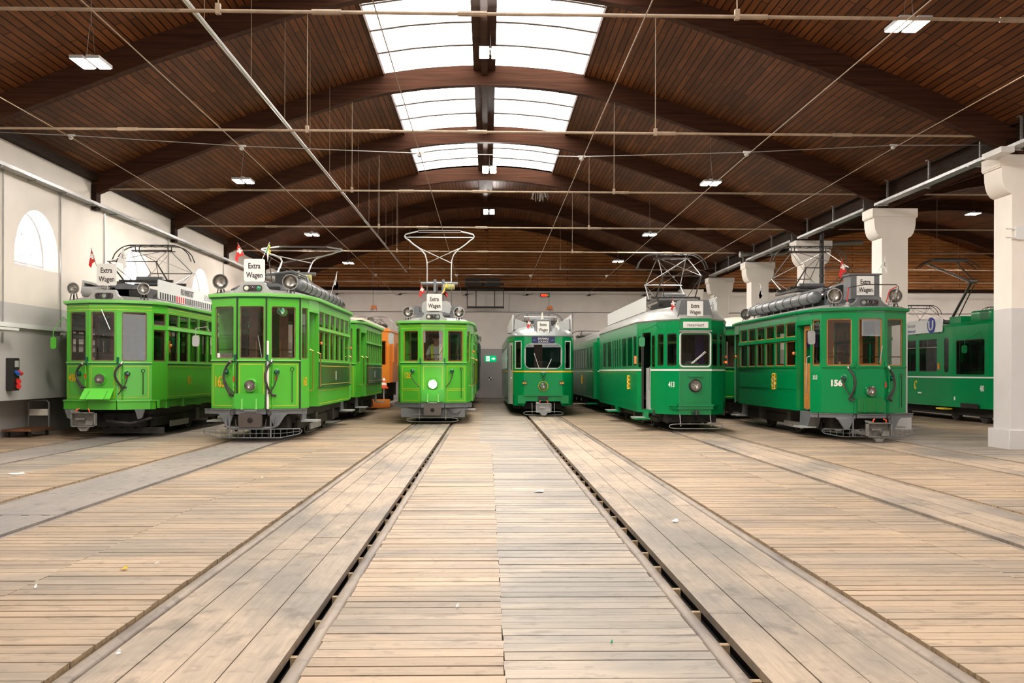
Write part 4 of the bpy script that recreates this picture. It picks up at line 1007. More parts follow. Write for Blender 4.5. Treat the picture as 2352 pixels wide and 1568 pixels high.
def mirror_arm(par, base, out, mat='green_light', face='galvanised', w_=.07, h_=.22):
    base = Vector(base); out = Vector(out); o = mb(mat).tube([base, base+V((out.x-base.x)*.2, -.03, .09), out+V(0, 0, .25), out+V(0, 0, .1)], .009, 5).build('side_mirror', par)
    mb(mat).bevbox(out.x-w_, out.x+w_, out.y, out.y+.03, out.z-h_/2, out.z+h_/2, .045, seg=3).build('mirror_shell', o)
    mb(face).bevbox(out.x-w_*.8, out.x+w_*.8, out.y+.03, out.y+.034, out.z-h_*.4, out.z+h_*.4, .04, seg=3).build('mirror_glass', o); return o
def crest(par, F, u, z, s_=1.0):
    o = mb('white').prism([F.at(u+x*s_, z+y*s_, .006) for x, y in ((-.045, .12), (.045, .12), (.045, -.06), (0, -.13), (-.045, -.06))], [F.at(u+x*s_, z+y*s_, .010) for x, y in ((-.045, .12), (.045, .12), (.045, -.06), (0, -.13), (-.045, -.06))]).build('crest', par)
    m = mb('black'); m.prism([F.at(u+x*s_, z+y*s_, .011) for x, y in ((-.012, .1), (.014, .1), (.014, -.08), (-.012, -.1))], [F.at(u+x*s_, z+y*s_, .013) for x, y in ((-.012, .1), (.014, .1), (.014, -.08), (-.012, -.1))]); m.build('staff', o)
    m = mb('gold')
    for sx in (-1, 1):
        m.tube([F.at(u+sx*x*s_, z+y*s_, .012) for x, y in ((.05, .19), (.12, .17), (.085, .11), (.13, .06), (.09, .0), (.135, -.05), (.09, -.11), (.12, -.16), (.03, -.17))], .018*s_, 5)
    m.build('supporters', o); return o
def bench_row(par, x, y, z, n, pitch, mat='wood_red', wd=.75):
    for k in range(n):
        m = mb(mat); yy = y+k*pitch; m.box(x-wd/2, x+wd/2, yy, yy+.42, z+.4, z+.44); m.box(x-wd/2, x+wd/2, yy+.42, yy+.46, z+.4, z+.95); m.box(x-.05, x+.05, yy+.1, yy+.3, z, z+.4); m.build('bench', par)
# ================= OLD TWO-AXLE TRAMS =================
def old_tram(name, label, cat, X, D, L, zb, sill, wb, wt, zr_, paint, trim, o):
    """o: options"""
    T = empty(name, (X, D, 0), label, cat, o.get('group')); hc, he, ye_ = o.get('hc', .285), .885, o.get('ye', .36)
    zt = zr_+.0; hs = o.get('hs', 1.05); yv = .78; yd = 1.5
    c0, c1, e0, e1 = (-hc, 0), (hc, 0), (-he, ye_), (he, ye_)
    FL, FC, FR = Face(e0, c0), Face(c0, c1), Face(c1, e1)
    wood = o.get('wood', 'wood_brown'); W = mb(paint); win = []
    def wp(a, b, holes): panel(W, a, b, zb, zt, holes)
    def hole(F, mg, r=.045): return [[(mg, F.L-mg, wb, wt, r)]]
    for F, a, b, mg in ((FL, e0, c0, .1), (FC, c0, c1, .045), (FR, c1, e1, .1)):
        wp(a, b, hole(F, mg)); win.append((F, mg, F.L-mg, wb, wt, ()))
    # narrow corner panels and doors
    for sx in (1, -1):
        a, b = (he, ye_), (.985, yv); closed = o.get('closed')
        if sx < 0: a, b = (-b[0], b[1]), (-a[0], a[1])
        F = Face(a, b)
        if not closed:
            wp(a, b, [[(.07, F.L-.06, wb, wt, .03)]]); win.append((F, .07, F.L-.06, wb, wt, ()))
            # header over the doorway, jamb facing the front
            p, q = ((.985, yv), (hs, yd)) if sx > 0 else ((-hs, yd), (-.985, yv)); panel(W, p, q, zt-.28, zt)
            panel(W, *(((hs-.3, yd-.002), (hs-.002, yd-.002)) if sx > 0 else ((-hs+.002, yd-.002), (-hs+.3, yd-.002))), zb, zt-.02)
    # saloon sides
    ys0, ys1 = (yd+.0, L-yd) if not o.get('closed') else (ye_+.5, L-ye_-.5)
    n = o.get('n', 6); zm0, zm1 = o.get('transom', (wt-.42, wt-.36))
    if o.get('closed'):
        for a, b in (((he, ye_), (hs, ys0)), ((-hs, ys0), (-he, ye_))):
            F = Face(a, b); wp(a, b, [[(.06, F.L-.05, wb, zm0, .01), (.06, F.L-.05, zm1, wt, .01)]]); win.append((F, .06, F.L-.05, wb, zm0, ())); win.append((F, .06, F.L-.05, zm1, wt, ()))
    pitch = (ys1-ys0-.12)/n; sides = {}
    for sx in (1, -1):
        a, b = ((hs, ys0), (hs, ys1)) if sx > 0 else ((-hs, ys1), (-hs, ys0)); F = Face(a, b); sides[sx] = F; cols = []
        for k in range(n):
            thick = .07 if (o.get('pair') and k % 2 == 1) else .03
            u0 = .06+k*pitch+.035; u1 = .06+(k+1)*pitch-.035
            cols.append([(u0, u1, wb, zm0, .01), (u0, u1, zm1, wt, .01)])
            win.append((F, u0, u1, wb, zm0, ())); win.append((F, u0, u1, zm1, wt, ()))
        wp(a, b, cols)
    # rear end: the same vestibule mirrored, plain
    R0, R1, R2, R3 = (he, L-ye_), (hc, L), (-hc, L), (-he, L-ye_)
    for a, b, mg in ((R0, R1, .1), (R1, R2, .045), (R2, R3, .1)):
        F = Face(a, b); wp(a, b, [[(mg, F.L-mg, wb, wt, .04)]]); win.append((F, mg, F.L-mg, wb, wt, ()))
    for sx in (1, -1):
        if o.get('closed'):
            a, b = ((hs, ys1), R0) if sx > 0 else (R3, (-hs, ys1)); F = Face(a, b); wp(a, b, [[(.08, F.L-.08, wb, wt, .02)]]); win.append((F, .08, F.L-.08, wb, wt, ()))
        else:
            a, b = ((.985, L-yv), R0) if sx > 0 else (R3, (-.985, L-yv)); wp(a, b, [[(.07, .35, wb, wt, .03)]])
            p, q = ((hs, L-yd), (.985, L-yv)) if sx > 0 else ((-.985, L-yv), (-hs, L-yd)); panel(W, p, q, zt-.28, zt); 
            panel(W, *(((hs, L-yd), (hs-.3, L-yd)) if sx > 0 else ((-hs+.3, L-yd), (-hs, L-yd))), zb, zt-.02)
    W.build('body', T, smooth=False)
    for F, u0, u1, a, b, mu in win: window(T, F, u0, u1, a, b, wood, mull=mu)
    # interior
    I = mb('interior_wall'); zf = zb+.08; I.box(-.84, .84, .5, L-.5, zf-.06, zf); 
    I.mat('interior_cream').box(-hs+.05, hs-.05, yd, L-yd, zt-.03, zt-.01); I.box(-.84, .84, .45, yd, zt-.03, zt-.01); I.build('interior_floor', T, smooth=False)
    for yb_ in (yd, L-yd):
        B = mb(o.get('bulk', 'wood_brown')); F = Face((-hs+.3, yb_), (hs-.3, yb_)); panel(B, (-hs+.3, yb_), (hs-.3, yb_), zf, zt-.03, [[(.06, .34, sill+.1, wt, .03)], [(F.L/2-.22, F.L/2+.22, sill, wt-.02, .03)], [(F.L-.34, F.L-.06, sill+.1, wt, .03)]], .03)
        B.build('bulkhead', T, smooth=False)
        for x in (-.25, .25): mb('brass').cyl((x, yb_-.04, zf+.9), (x, yb_-.04, zf+1.3), .01, n=5).build('grab_rail', T)
    for x in (-.6, .6): bench_row(T, x, yd+.4, zf, 5, .85, o.get('bulk', 'wood_red'), .7)
    m = mb('iron'); m.bevbox(-.62, -.22, .42, .78, zf, sill+.02, .06, 'z'); m.mat('brass').lathe((-.42, .6, sill+.02), (0, 0, 1), [(0, .13), (.03, .13), (.04, .03), (.1, .03)], 14); m.build('controller', T)
    m = mb('brass'); m.cyl((-.85, .42, sill+.22), (.85, .42, sill+.22), .009, n=5); m.build('cab_rail', T)
    # cornice and roof
    yk_ = .86 if o.get('closed') else yv; xk_ = hs if o.get('closed') else .985
    ring = [c1, e1, (xk_+.002, yk_), (hs+.005, yd), (hs+.005, L-yd), (xk_+.002, L-yk_), R0, R1, R2, R3, (-xk_-.002, L-yk_), (-hs-.005, L-yd), (-hs-.005, yd), (-xk_-.002, yk_), e0, c0]
    K = mb(trim); loft_roof(K, ring, [(zt-.035, 1.005, -.005), (zt-.03, 1.05, -.05), (zt+.005, 1.062, -.06), (zt+.03, 1.06, -.058), (zt+.035, 1.03, -.02)]); K.build('cornice', T)
    K = mb('green_stripe' if 'deep' not in paint else 'green_deep_dark')
    for F in (FL, FC, FR, sides[1], sides[-1]): F.strip(K, 0, F.L, zt-.06, zt-.035, .014)
    K.build('cornice_band', T)
    G = mb('roof_grey'); loft_roof(G, ring, [(zt+.03, 1.02, -.01), (zt+.07, .93, .08), (zt+.12, .75, .25), (zt+.15, .5, .45), (zt+.165, .2, .7)]); G.build('roof', T)
    # sill mouldings
    K = mb(trim)
    for F in (FL, FC, FR): F.strip(K, .0, F.L, sill-.005, sill+.02, .022)
    for sx in (1, -1): sides[sx].strip(K, 0, sides[sx].L, sill-.005, sill+.018, .02); sides[sx].strip(K, 0, sides[sx].L, zm0+.01, zm1-.01, .02)
    K.build('sill_moulding', T, smooth=False)
    # glands: lining
    ln = o.get('lining')
    if ln:
        y_ = mb('yellow_line'); sk = o.get('zl', zb)
        if ln == 'split':
            for F in (FL, FR): F.outline(y_, .07, F.L-.06, zb+.37, sill-.1, .009); F.outline(y_, .07, F.L-.06, zb+.06, zb+.33, .009)
            FC.outline(y_, .06, FC.L-.06, zb+.05, sill-.1, .009)
        else:
            for F in (FL, FR): F.outline(y_, .05, F.L-.07, sk+.06, sill-.07, .009)
            FC.outline(y_, .05, FC.L-.05, sk+.06, sill-.07, .009)
        if o.get('toplines'):
            for F in (FL, FC, FR, sides[1]):
                F.line(y_, 0, zt-.095, F.L, zt-.095, .009); F.line(y_, 0, zt-.165, F.L, zt-.165, .009)
        for sx in (1, -1):
            F = sides[sx]
            if o.get('darkpanel'): F.outline(y_, .06, F.L-.06, sill-.49, sill-.09, .009, .02); F.outline(y_, .06, F.L-.06, zb+.05, sill-.62, .009)
            else: F.outline(y_, .03, F.L-.03, sk+.06, sill-.07, .009)
        y_.build('yellow_lining', T, smooth=False)
    if o.get('darkpanel'):
        for sx in (1, -1):
            F = sides[sx]; K = mb('green_dark'); F.strip(K, .02, F.L-.02, sill-.54, sill-.03, .014); F.strip(K, .01, F.L-.01, sill-.565, sill-.53, .045); K.build('side_panel', T, smooth=False)
            K = mb('white'); F.strip(K, F.L*.5-.02 if sx < 0 else F.L*.5-.02, F.L*.5+.02, sill-.4, sill-.2, .02); K.build('crest', T)
    if o.get('blackstrips'):
        K = mb('black')
        for F, u in ((FC, .0), (FC, FC.L), (FR, FR.L-.012)): K.prism([F.at(u-.014, zb, .003), F.at(u+.014, zb, .003), F.at(u+.014, zt-.06, .003), F.at(u-.014, zt-.06, .003)], [F.at(u-.014, zb, .016), F.at(u+.014, zb, .016), F.at(u+.014, zt-.06, .016), F.at(u-.014, zt-.06, .016)])
        for F in (FL, FC, FR): F.strip(K, 0, F.L, sill-.03, sill-.008, .01)
        K.build('joint_strip', T, smooth=False)
    elif 'deep' not in paint:
        K = mb('green_stripe')
        for F in (FL, FC, FR, sides[1], sides[-1]): F.strip(K, 0, F.L, sill-.03, sill-.008, .01)
        K.build('waist_band', T, smooth=False)
    # windscreen wipers and sill brackets
    for x in (-.33, .31): K = mb('green_stripe' if 'deep' not in paint else 'green_deep'); K.box(x-.02, x+.02, -.02, .02, sill+.0, sill+.12); K.tube([V(x, -.02, sill+.04), V(x+.06, -.09, sill-.06)], .01, 5); K.build('window_bracket', T)
    if o.get('wiper'):
        p, q = o['wiper']; mb('steel').tube([V(p[0], -.03, p[1]), V(q[0], -.035, q[1])], .01, 5).build('wiper', T)
    m = mb('black'); F = FR; u = F.L*.74
    m.cyl(F.at(u, zb+.12, .03), F.at(u, sill-.2, .03), .008, n=6); m.tube([F.at(u+.035*cos(2*pi*k/10), sill-.165+.035*sin(2*pi*k/10), .03) for k in range(10)], .007, 5, True); m.build('points_lever', T)
    q = o
    if q.get('light') is not None:
        headlight(T, Face((-1, -.001), (1, -.001)), 1+q['light'][0], q['light'][1], q['light'][2], q.get('lit', False), 'green_light' if 'deep' not in paint else 'green_deep')
    if q.get('flap'): folding_flap(T, *q['flap'])
    ln_ = q.get('lean', -1)
    if q.get('hoses', True):
        brake_hose(T, FL, FL.L-.14, sill-.03, zb+.3, ln_*.15); brake_hose(T, FR, .08, sill-.03, zb+.3, ln_*.15)
        for F, u in ((FL, FL.L-.07), (FR, .12)):
            K = mb(paint); K.cyl(F.at(u, zb, .03), F.at(u, sill-.05, .03), .016, n=7); K.cyl(F.at(u, zb+.44, .03), F.at(u, zb+.5, .03), .03, n=8); K.build('brake_pipe', T)
    if q.get('sockets', True):
        socket_and_hose(T, FL, FL.L-.25, sill-.22, 0, 0, ln_, hoseto=FL.L-.02, rim=paint); socket_and_hose(T, FR, .2, sill-.22, 0, 0, ln_, hoseto=.02, rim=paint)
    if q.get('number'):
        s_, F, u, z, size, mt, cx, off = q['number']; F = {'L': FL, 'R': FR}[F]; m = mb(mt); F.text(m, s_, u, z, size, cx, off); m.build('fleet_number', T, smooth=False)
        if q.get('shadow'): m = mb('letter'); F.text(m, s_, u-.006, z-.008, size, cx, off, o=.004); m.build('number_shadow', T, smooth=False)
    undercarriage(T, L, .40, zb-.02)
    return T, FL, FC, FR, sides
def roofgear(T, L, z, tank=None, deckx=.5, y0=1.2):
    m = mb('grey_paint'); m.prism([V(-deckx, y0, z), V(deckx, y0, z), V(deckx*.92, y0, z+.16), V(deckx*.5, y0, z+.23), V(-deckx*.5, y0, z+.23), V(-deckx*.92, y0, z+.16)][::-1], [V(-deckx, L-y0, z), V(deckx, L-y0, z), V(deckx*.92, L-y0, z+.16), V(deckx*.5, L-y0, z+.23), V(-deckx*.5, L-y0, z+.23), V(-deckx*.92, L-y0, z+.16)][::-1]); m.build('roof_deck', T)
    if tank:
        x, r, ya, yb = tank; zc = z+.22; m = mb('grey_paint'); m.lathe((x, ya, zc), (0, 1, 0), [(0, .02), (.01, r*.6), (.05, r*.92), (.09, r), (yb-ya-.09, r), (yb-ya-.03, r*.85), (yb-ya, .02)], 20); o = m.build('air_tank', T)
        y = ya+.3
        while y < yb: k = mb('steel_dark'); k.tube([V(x+(r+.008)*cos(2*pi*j/14), y, zc+(r+.008)*sin(2*pi*j/14)) for j in range(14)], .008, 4, True); k.cyl((x, y, zc-r), (x, y, z-.03), .015, n=5); k.build('strap', o); y += .6
        g = mb('grey_paint'); xi = x-math.copysign(.17, x)
        for dx in (-.05, .03, .11): g.box(xi+dx-.02, xi+dx+.02, ya-.1, yb-.2, zc+.17, zc+.19)
        g.box(xi-.09, xi-.07, ya-.1, yb-.2, zc+.12, zc+.2); y = ya
        while y < yb: g.box(xi-.08, xi+.14, y-.01, y+.01, zc+.14, zc+.17); g.box(xi-.01, xi+.01, y-.01, y+.01, z-.04, zc+.16); y += .45
        g.build('running_board', T)
def headframe(T, z, y=.35):
    m = mb('grey_paint'); n = 12
    P = [(-.56, 0)]+[(-.55+1.1*k/n, .10+.18*sin(pi*k/n)) for k in range(n+1)]+[(.56, 0)]
    m.prism([V(a, y+.2, z+b) for a, b in P], [V(a, y+1.1, z+b) for a, b in P]); o = m.build('roof_hood', T)
    k = mb('iron'); 
    for j in range(4): k.box(.2, .44, y+.17, y+.2, z+.03+j*.035, z+.05+j*.035)
    k.build('louvre', o)
# ---- 163 ----
T163, FL, FC, FR, S = old_tram('tram', 'light green vintage tram number 163 with black joint strips and long roof air tank', 'tram', -4.63, 19.67, 7.7, .66, 1.607, 1.65, 2.68, 2.90, 'green_light', 'green_trim',
    dict(lining=True, darkpanel=True, blackstrips=True, light=(-.02, 1.12, .115), flap=(-.335, .25, .66, .965, 'green_flap'), number=('163', 'L', .24, 1.20, .22, 'gold', .66, .02), shadow=True, n=6, transom=(2.27, 2.34), bulk='wood_brown', wiper=((.2, 1.68), (.13, 2.1))))
T = T163
m = mb('white'); FR.strip(m, .0, .045, .66, 2.0, .02); m.build('white_strip', T)  # narrow white strip up the inner edge of the right front facet
m = mb('gold'); Face((.885, .36), (.985, .78)).text(m, '163', .22, 1.2, .17, .6, .02); m.build('side_number', T, smooth=False)
front_beam(T, [(-.98, .42), (-.90, .36), (-.29, -.01), (.29, -.01), (.90, .36), (.98, .42)], .555, .655)
m = mb('grey_paint'); m.tube([V(-.50, -.03, .5), V(-.48, -.04, .33), V(-.42, -.05, .29), V(.42, -.05, .29), V(.48, -.04, .33), V(.50, -.03, .5)], .024, 6); m.build('lower_bar', T)
coupler_plate(T, .44); basket(T)
for sx in (1, -1): steps(T, 1.15, sx, .36)
steps(T, 6.55, 1, .36)
dest_box(T, .06, 2.935); headframe(T, 2.95); roofgear(T, 7.7, 3.0, (.66, .125, 1.35, 6.9))
for sx in (-1, 1): lamp(T, (sx*.69, .28, 3.18), .155, stand=2.95)
lamp(T, (.68, 7.1, 3.15), .14, stand=3.0)
extra_sign(T, (.02, .12, 3.17), .41, .45)
flag(T, (-.14, .14, 3.62), (-.32, .14, 3.94), 'swiss', -1, .16); flag(T, (.17, .14, 3.62), (.31, .14, 3.95), 'greenwhite', 1, .12); flag(T, (.6, 5.9, 3.3), (.78, 5.9, 3.95), 'white', -1, .2)
lyre(T, 4.05, 3.72, R(60), 1.0, 1.6)
m = mb('black'); m.prism([V(-.1, 2.6, 3.2), V(.62, 2.6, 3.2), V(.55, 2.6, 3.48), V(.3, 2.6, 3.58), V(-.1, 2.6, 3.6)], [V(-.1, 3.6, 3.2), V(.62, 3.6, 3.2), V(.55, 3.6, 3.48), V(.3, 3.6, 3.58), V(-.1, 3.6, 3.6)]); m.build('resistor_box', T)
m = mb('grey_paint'); m.box(-.6, .62, 2.5, 3.7, 3.14, 3.24); m.tube([V(-.62, 2.6, 3.5), V(.3, 2.6, 3.62), V(.6, 2.6, 3.5), V(.68, 2.6, 3.25)], .03, 6); m.build('resistor_frame', T)
m = mb('steel_dark'); m.tube([V(.25, .9, 3.0), V(.2, .85, 3.3), V(.16, .8, 3.62), V(.2, .8, 3.7), V(.26, .8, 3.68)], .012, 5); m.build('rope_hook', T)
for (x, y_, z0, z1) in ((1.03, .8, 1.0, 1.85), (1.07, 1.47, 1.05, 1.8), (1.07, 6.2, 1.05, 1.8)):
    m = mb('brass'); m.tube([V(x-.04, y_, z0), V(x+.03, y_, z0+.03), V(x+.03, y_, z1-.03), V(x-.04, y_, z1)], .013, 6); m.build('door_rail', T)
m = mb('green_trim'); m.cyl((.55, .33, 2.58), (.55, .29, 2.58), .085, n=20); m.mat('white').cyl((.52, .20, 2.60), (.52, .195, 2.60), .075, n=20); m.mat('flag_green').cyl((.52, .19, 2.60), (.52, .188, 2.60), .065, n=20); m.mat('white').box(-.01, .01, -.003, 0, -.07, .07, Matrix.Translation((.52, .187, 2.60)) @ Matrix.Rotation(R(-38), 4, 'Y')); m.build('line_disc', T)
for y_ in (1.7, 6.3): mb('orange_lamp').lathe((1.06, y_, 2.0), (1, 0, 0), [(0, .03), (.02, .035), (.04, .02)], 10).build('indicator', T)
mirror_arm(T, (-.95, .45, 2.2), (-1.18, .3, 2.0), mat='grey_light'); mb('white').box(-.75, -.45, .28, .29, 1.67, 1.76).build('paper_notice', T)
# ---- 450 ----
T450, FL, FC, FR, S = old_tram('tram', 'light green vintage tram number 450 by the left wall with a long roof advertising board', 'tram', -7.93, 20.72, 10.2, .79, 1.564, 1.60, 2.62, 2.83, 'green_light', 'green_trim',
    dict(lining=True, toplines=True, closed=True, light=(-.04, 1.23, .11), flap=(-.39, .25, .80, 1.04, 'green_flap_open', True), number=('450', 'L', .19, 1.26, .15, 'gold', .72, .025), n=11, transom=(2.27, 2.36), bulk='wood_red', wood='wood_brown', wiper=((-.02, 2.66), (.16, 2.25))))
T = T450
F = S[1]; m = mb('gold'); F.text(m, '450', 1.55, 1.2, .2, .72, .02); m.build('side_number', T, smooth=False)
m = mb('green_light'); front_beam(T, [(-.93, .40), (-.87, .30), (-.29, -.0), (.29, -.0), (.87, .30), (.93, .40)], .60, .78, 'green_light', .03, False, 'skirt_beam')
m.box(-.98, -.9, .5, 9.6, .62, .79); m.box(.94, 1.0, .5, 9.6, .62, .79)
for k in range(7): m.box(.94, 1.02, .9+k*1.2, 1.1+k*1.2, .60, .80)
m.build('skirt', T); m = mb('green_trim'); ring = [(-.95, .42), (-.88, .33), (-.29, -.03), (.29, -.03), (.88, .33), (.95, .42)]
for a, b in zip(ring, ring[1:]):
    F = Face(a, b); F.strip(m, 0, F.L, .775, .795, .03)
m.build('skirt_moulding', T); coupler_auto(T, .56, -.24); 
for sx in (-1, 1): m = mb('grey_paint'); m.prism([V(sx*.62, .1, .6), V(sx*.82, .1, .6), V(sx*.76, .1, .42), V(sx*.68, .1, .40)][::sx], [V(sx*.62, .16, .6), V(sx*.82, .16, .6), V(sx*.76, .16, .42), V(sx*.68, .16, .40)][::sx]); m.build('jack_bracket', T)
m = mb('iron'); m.tube([V(0, .2, .36), V(.5, .25, .3), V(.9, .3, .42)], .03, 6); m.build('swing_bar', T)
mb('iron').box(-.3, 1.0, .8, .84, .06, .2).build('guard_plank', T)
dest_box(T, .06, 2.85, ('lens_dark', 'lens_grey', 'lens_dark')); roofgear(T, 10.2, 2.95, None)
for sx in (-1, 1): lamp(T, (sx*.73, .3, 3.12), .125, stand=2.88, glass_m='reflector')
extra_sign(T, (.03, .12, 3.17), .41, .45)
flag(T, (-.18, .14, 3.55), (-.3, .14, 3.95), 'swiss', -1, .17); flag(T, (.22, .14, 3.6), (.38, .14, 3.98), 'white', 1, .2)
m = mb('grey_light'); m.lathe((-.5, .75, 3.05), (0, 1, 0), [(0, .02), (.02, .1), (.9, .11)], 14); m.cyl((-.62, .55, 3.07), (-.1, .55, 3.07), .11, n=16); m.build('air_tank', T)
m = mb('grey_paint'); n = 12; P = [(-.75+1.5*k/n, 3.0+.30*sin(pi*(k/n)*.75+.35)) for k in range(n+1)]
m.prism([V(-.62, 1.2, 2.95)]+[V(-.62+(1.24)*k/n, 1.2, 3.17+.13*sin(pi*k/n)) for k in range(n+1)]+[V(.62, 1.2, 2.95)], [V(-.62, 3.0, 2.95)]+[V(-.62+(1.24)*k/n, 3.0, 3.17+.13*sin(pi*k/n)) for k in range(n+1)]+[V(.62, 3.0, 2.95)]); m.build('roof_cover', T)
m = mb('black'); m.prism([V(-.72, .9, 3.1), V(-.2, .9, 3.22), V(-.2, .9, 3.16), V(-.72, .9, 3.0)], [V(-.72, 2.4, 3.1), V(-.2, 2.4, 3.22), V(-.2, 2.4, 3.16), V(-.72, 2.4, 3.0)]); m.box(.12, .4, 1.15, 1.19, 3.02, 3.16); m.build('vent_slot', T)
m = mb('grey_light'); m.prism([V(-.78, .8, 3.06), V(-.74, .8, 3.34), V(-.2, .8, 3.2), V(-.2, .8, 3.16), V(-.7, .8, 3.28), V(-.73, .8, 3.06)], [V(-.78, 3.2, 3.06), V(-.74, 3.2, 3.34), V(-.2, 3.2, 3.2), V(-.2, 3.2, 3.16), V(-.7, 3.2, 3.28), V(-.73, 3.2, 3.06)]); m.build('wind_scoop', T)
pantograph(T, 3.1, 3.48, 3.84, 4.36, 1.4, .52, .97, 'steel_dark')
def adboard(T, x, y0, y1, z0, z1, lines, name='advertising_board', ticks=False, col_='white_panel', sx=1):
    m = mb(col_); m.bevbox(x-.012, x+.012, y0, y1, z0, z1, .04, 'x'); o = m.build(name, T); F = Face((x+sx*.013, y0 if sx > 0 else y1), (x+sx*.013, y1 if sx > 0 else y0))
    for st, u, z, size, mt, cx, off in lines: q = mb(mt); F.text(q, st, u, z, size, cx, off, .003); q.build('lettering', o, smooth=False)
    if ticks:
        for mt, ks in (('black', [k for k in range(28) if not 7 <= k <= 10]), ('red', [7, 8, 9, 10])):
            q = mb(mt)
            for k in ks: u = .08+k*.165; F.strip(q, u, u+.085, z0+.01, z0+.15, .003)
            q.build('tick_border', o, smooth=False)
    k = mb('steel_dark'); yy = y0+.3
    while yy < y1: k.cyl((x-sx*.02, yy, z0-.06), (x-sx*.02, yy, z1-.1), .012, n=5); k.cyl((x-sx*.02, yy, z1-.15), (x-sx*.25, yy, z0-.02), .01, n=5); yy += 1.5
    k.build('support', o); return o
adboard(T, .80, 1.0, 8.6, 2.96, 3.38, [('PRO INNERSTADT', 2.05, 3.235, .14, 'letter', .62, .02), ('GESCHENKBON', 3.85, 3.235, .14, 'grey_paint', .62, -.01)], ticks=True)
mirror_arm(T, (-.93, .45, 2.45), (-1.16, .35, 1.98), face='green_light', w_=.06, h_=.25)
mb('orange_lamp').lathe((1.06, 1.0, 1.95), (1, 0, 0), [(0, .03), (.02, .035), (.04, .02)], 10).build('indicator', T)
for x in (-.15, .35): mb('curtain_blue').cyl((x, 1.3, 1.0), (x, 1.3, 2.5), .07, .05, n=8).build('curtain', T)
# ---- 126 ----
T126, FL, FC, FR, S = old_tram('tram', 'small light green vintage tram number 126 with lit headlight and a driver standing inside', 'tram', -1.455, 26.5, 7.0, .57, 1.63, 1.665, 2.49, 2.72, 'green_light', 'green_trim',
    dict(lining='split', toplines=True, ye=.30, hc=.31, light=(0, 1.06, .115), lit=True, flap=(-.30, .30, .60, .92, 'green_flap'), number=('126', 'L', .24, 1.3, .15, 'gold', .75, .02), hoses=False, bulk='wood_brown', wood='wood_orange', n=6, transom=(2.15, 2.2)))
T = T126
front_beam(T, [(-1.0, .36), (-.90, .30), (-.31, -.01), (.31, -.01), (.90, .30), (1.0, .36)], .44, .565, brackets=False)
m = mb('grey_paint'); m.box(-.85, .85, .12, .3, .18, .42); m.build('lower_beam', T); coupler_plate(T, .38); loopfender(T, .12, .68)
m = mb('steel_dark')
for k in range(12): t = k/11; m.tube([V(.36+.48*t+.02*cos(a*pi/3), -.02+.16*t+.012*(k % 2), .52-.26*sin(pi*t)**.8+.024*sin(a*pi/3)) for a in range(6)], .006, 4, True)
m.build('chain', T)
dest_box(T, .06, 2.755, ('lens_white', 'lens_dark', 'lens_grey')); headframe(T, 2.77); roofgear(T, 7.0, 2.82, None)
for sx in (-1, 1): lamp(T, (sx*.68, .28, 2.99), .145, stand=2.78)
extra_sign(T, (.03, .12, 3.02), .41, .45)
flag(T, (-.16, .14, 3.42), (-.34, .14, 3.74), 'swiss', -1, .15); flag(T, (.2, .14, 3.42), (.36, .14, 3.76), 'redyellow', -1, .16)
m = mb('grey_light'); m.bevbox(-.38, .42, 1.3, 2.4, 2.98, 3.36, .12); m.build('resistor_box', T)
m = mb('grey_paint'); 
for sx in (-.55, .55): m.box(sx-.08, sx+.08, 1.5, 2.2, 3.02, 3.24)
m.box(-.62, .62, 1.35, 1.45, 2.98, 3.05); m.build('insulator_frame', T)
lyre(T, 3.4, 4.05, R(1.5), 1.04, 1.55)
m = mb('steel_dark'); m.cyl((-.36, 3.4, 3.1), (-.36, 3.4, 4.1), .02, n=6); m.cyl((.36, 3.4, 3.1), (.36, 3.4, 4.1), .02, n=6); m.cyl((-.08, 3.4, 3.1), (-.08, 3.4, 4.0), .04, n=8); m.cyl((.1, 3.4, 3.1), (.1, 3.4, 3.9), .03, n=8); m.build('collector_mast', T)
for (x, y_) in ((1.02, .8), (1.07, 1.47), (1.07, 5.5)):
    mb('brass').tube([V(x-.04, y_, 1.0), V(x+.03, y_, 1.03), V(x+.03, y_, 1.75), V(x-.04, y_, 1.78)], .013, 6).build('door_rail', T)
for y_ in (.9, 1.7): mb('orange_lamp').lathe((1.04, y_, 1.95), (1, 0, 0), [(0, .03), (.02, .035), (.05, .02)], 10).build('indicator', T)
for sx in (1,): steps(T, 1.15, sx, .34)
mirror_arm(T, (-.95, .4, 2.5), (-1.14, .3, 2.28), mat='grey_light', h_=.3)
mb('steel').tube([V(.1, -.03, 1.7), V(.28, -.035, 2.05)], .008, 5).build('wiper', T)
# ---- 156 ----
T156, FL, FC, FR, S = old_tram('tram', 'deep green vintage tram number 156 beside the white pillars with raised pantograph', 'tram', 7.8, 20.11, 8.0, .57, 1.51, 1.545, 2.51, 2.70, 'green_deep', 'green_deep',
    dict(light=(0, 1.03, .105), flap=(-.28, .27, .60, .89, 'green_deep_dark'), number=('156', 'L', .31, 1.19, .125, 'white', .95, .05), lean=1, n=6, transom=(2.10, 2.19), bulk='wood_orange', wood='wood_orange', wiper=((.18, 1.6), (.23, 1.95))))
T = T156
front_beam(T, [(-1.03, .5), (-.92, .36), (-.30, -.01), (.30, -.01), (.92, .36), (1.0, .42)], .475, .565)
coupler_auto(T, .40, .03); basket(T, .10, .25)
for sx in (-1, 1): steps(T, 1.2, sx, .22)
steps(T, 6.8, -1, .22)
m = mb('grey_paint'); m.prism([V(-.98, .95, .22), V(-.98, 1.5, .22), V(-.98, 1.45, .57), V(-.98, .7, .57)], [V(-.75, .95, .22), V(-.75, 1.5, .22), V(-.75, 1.45, .57), V(-.75, .7, .57)]); m.build('step_box', T)
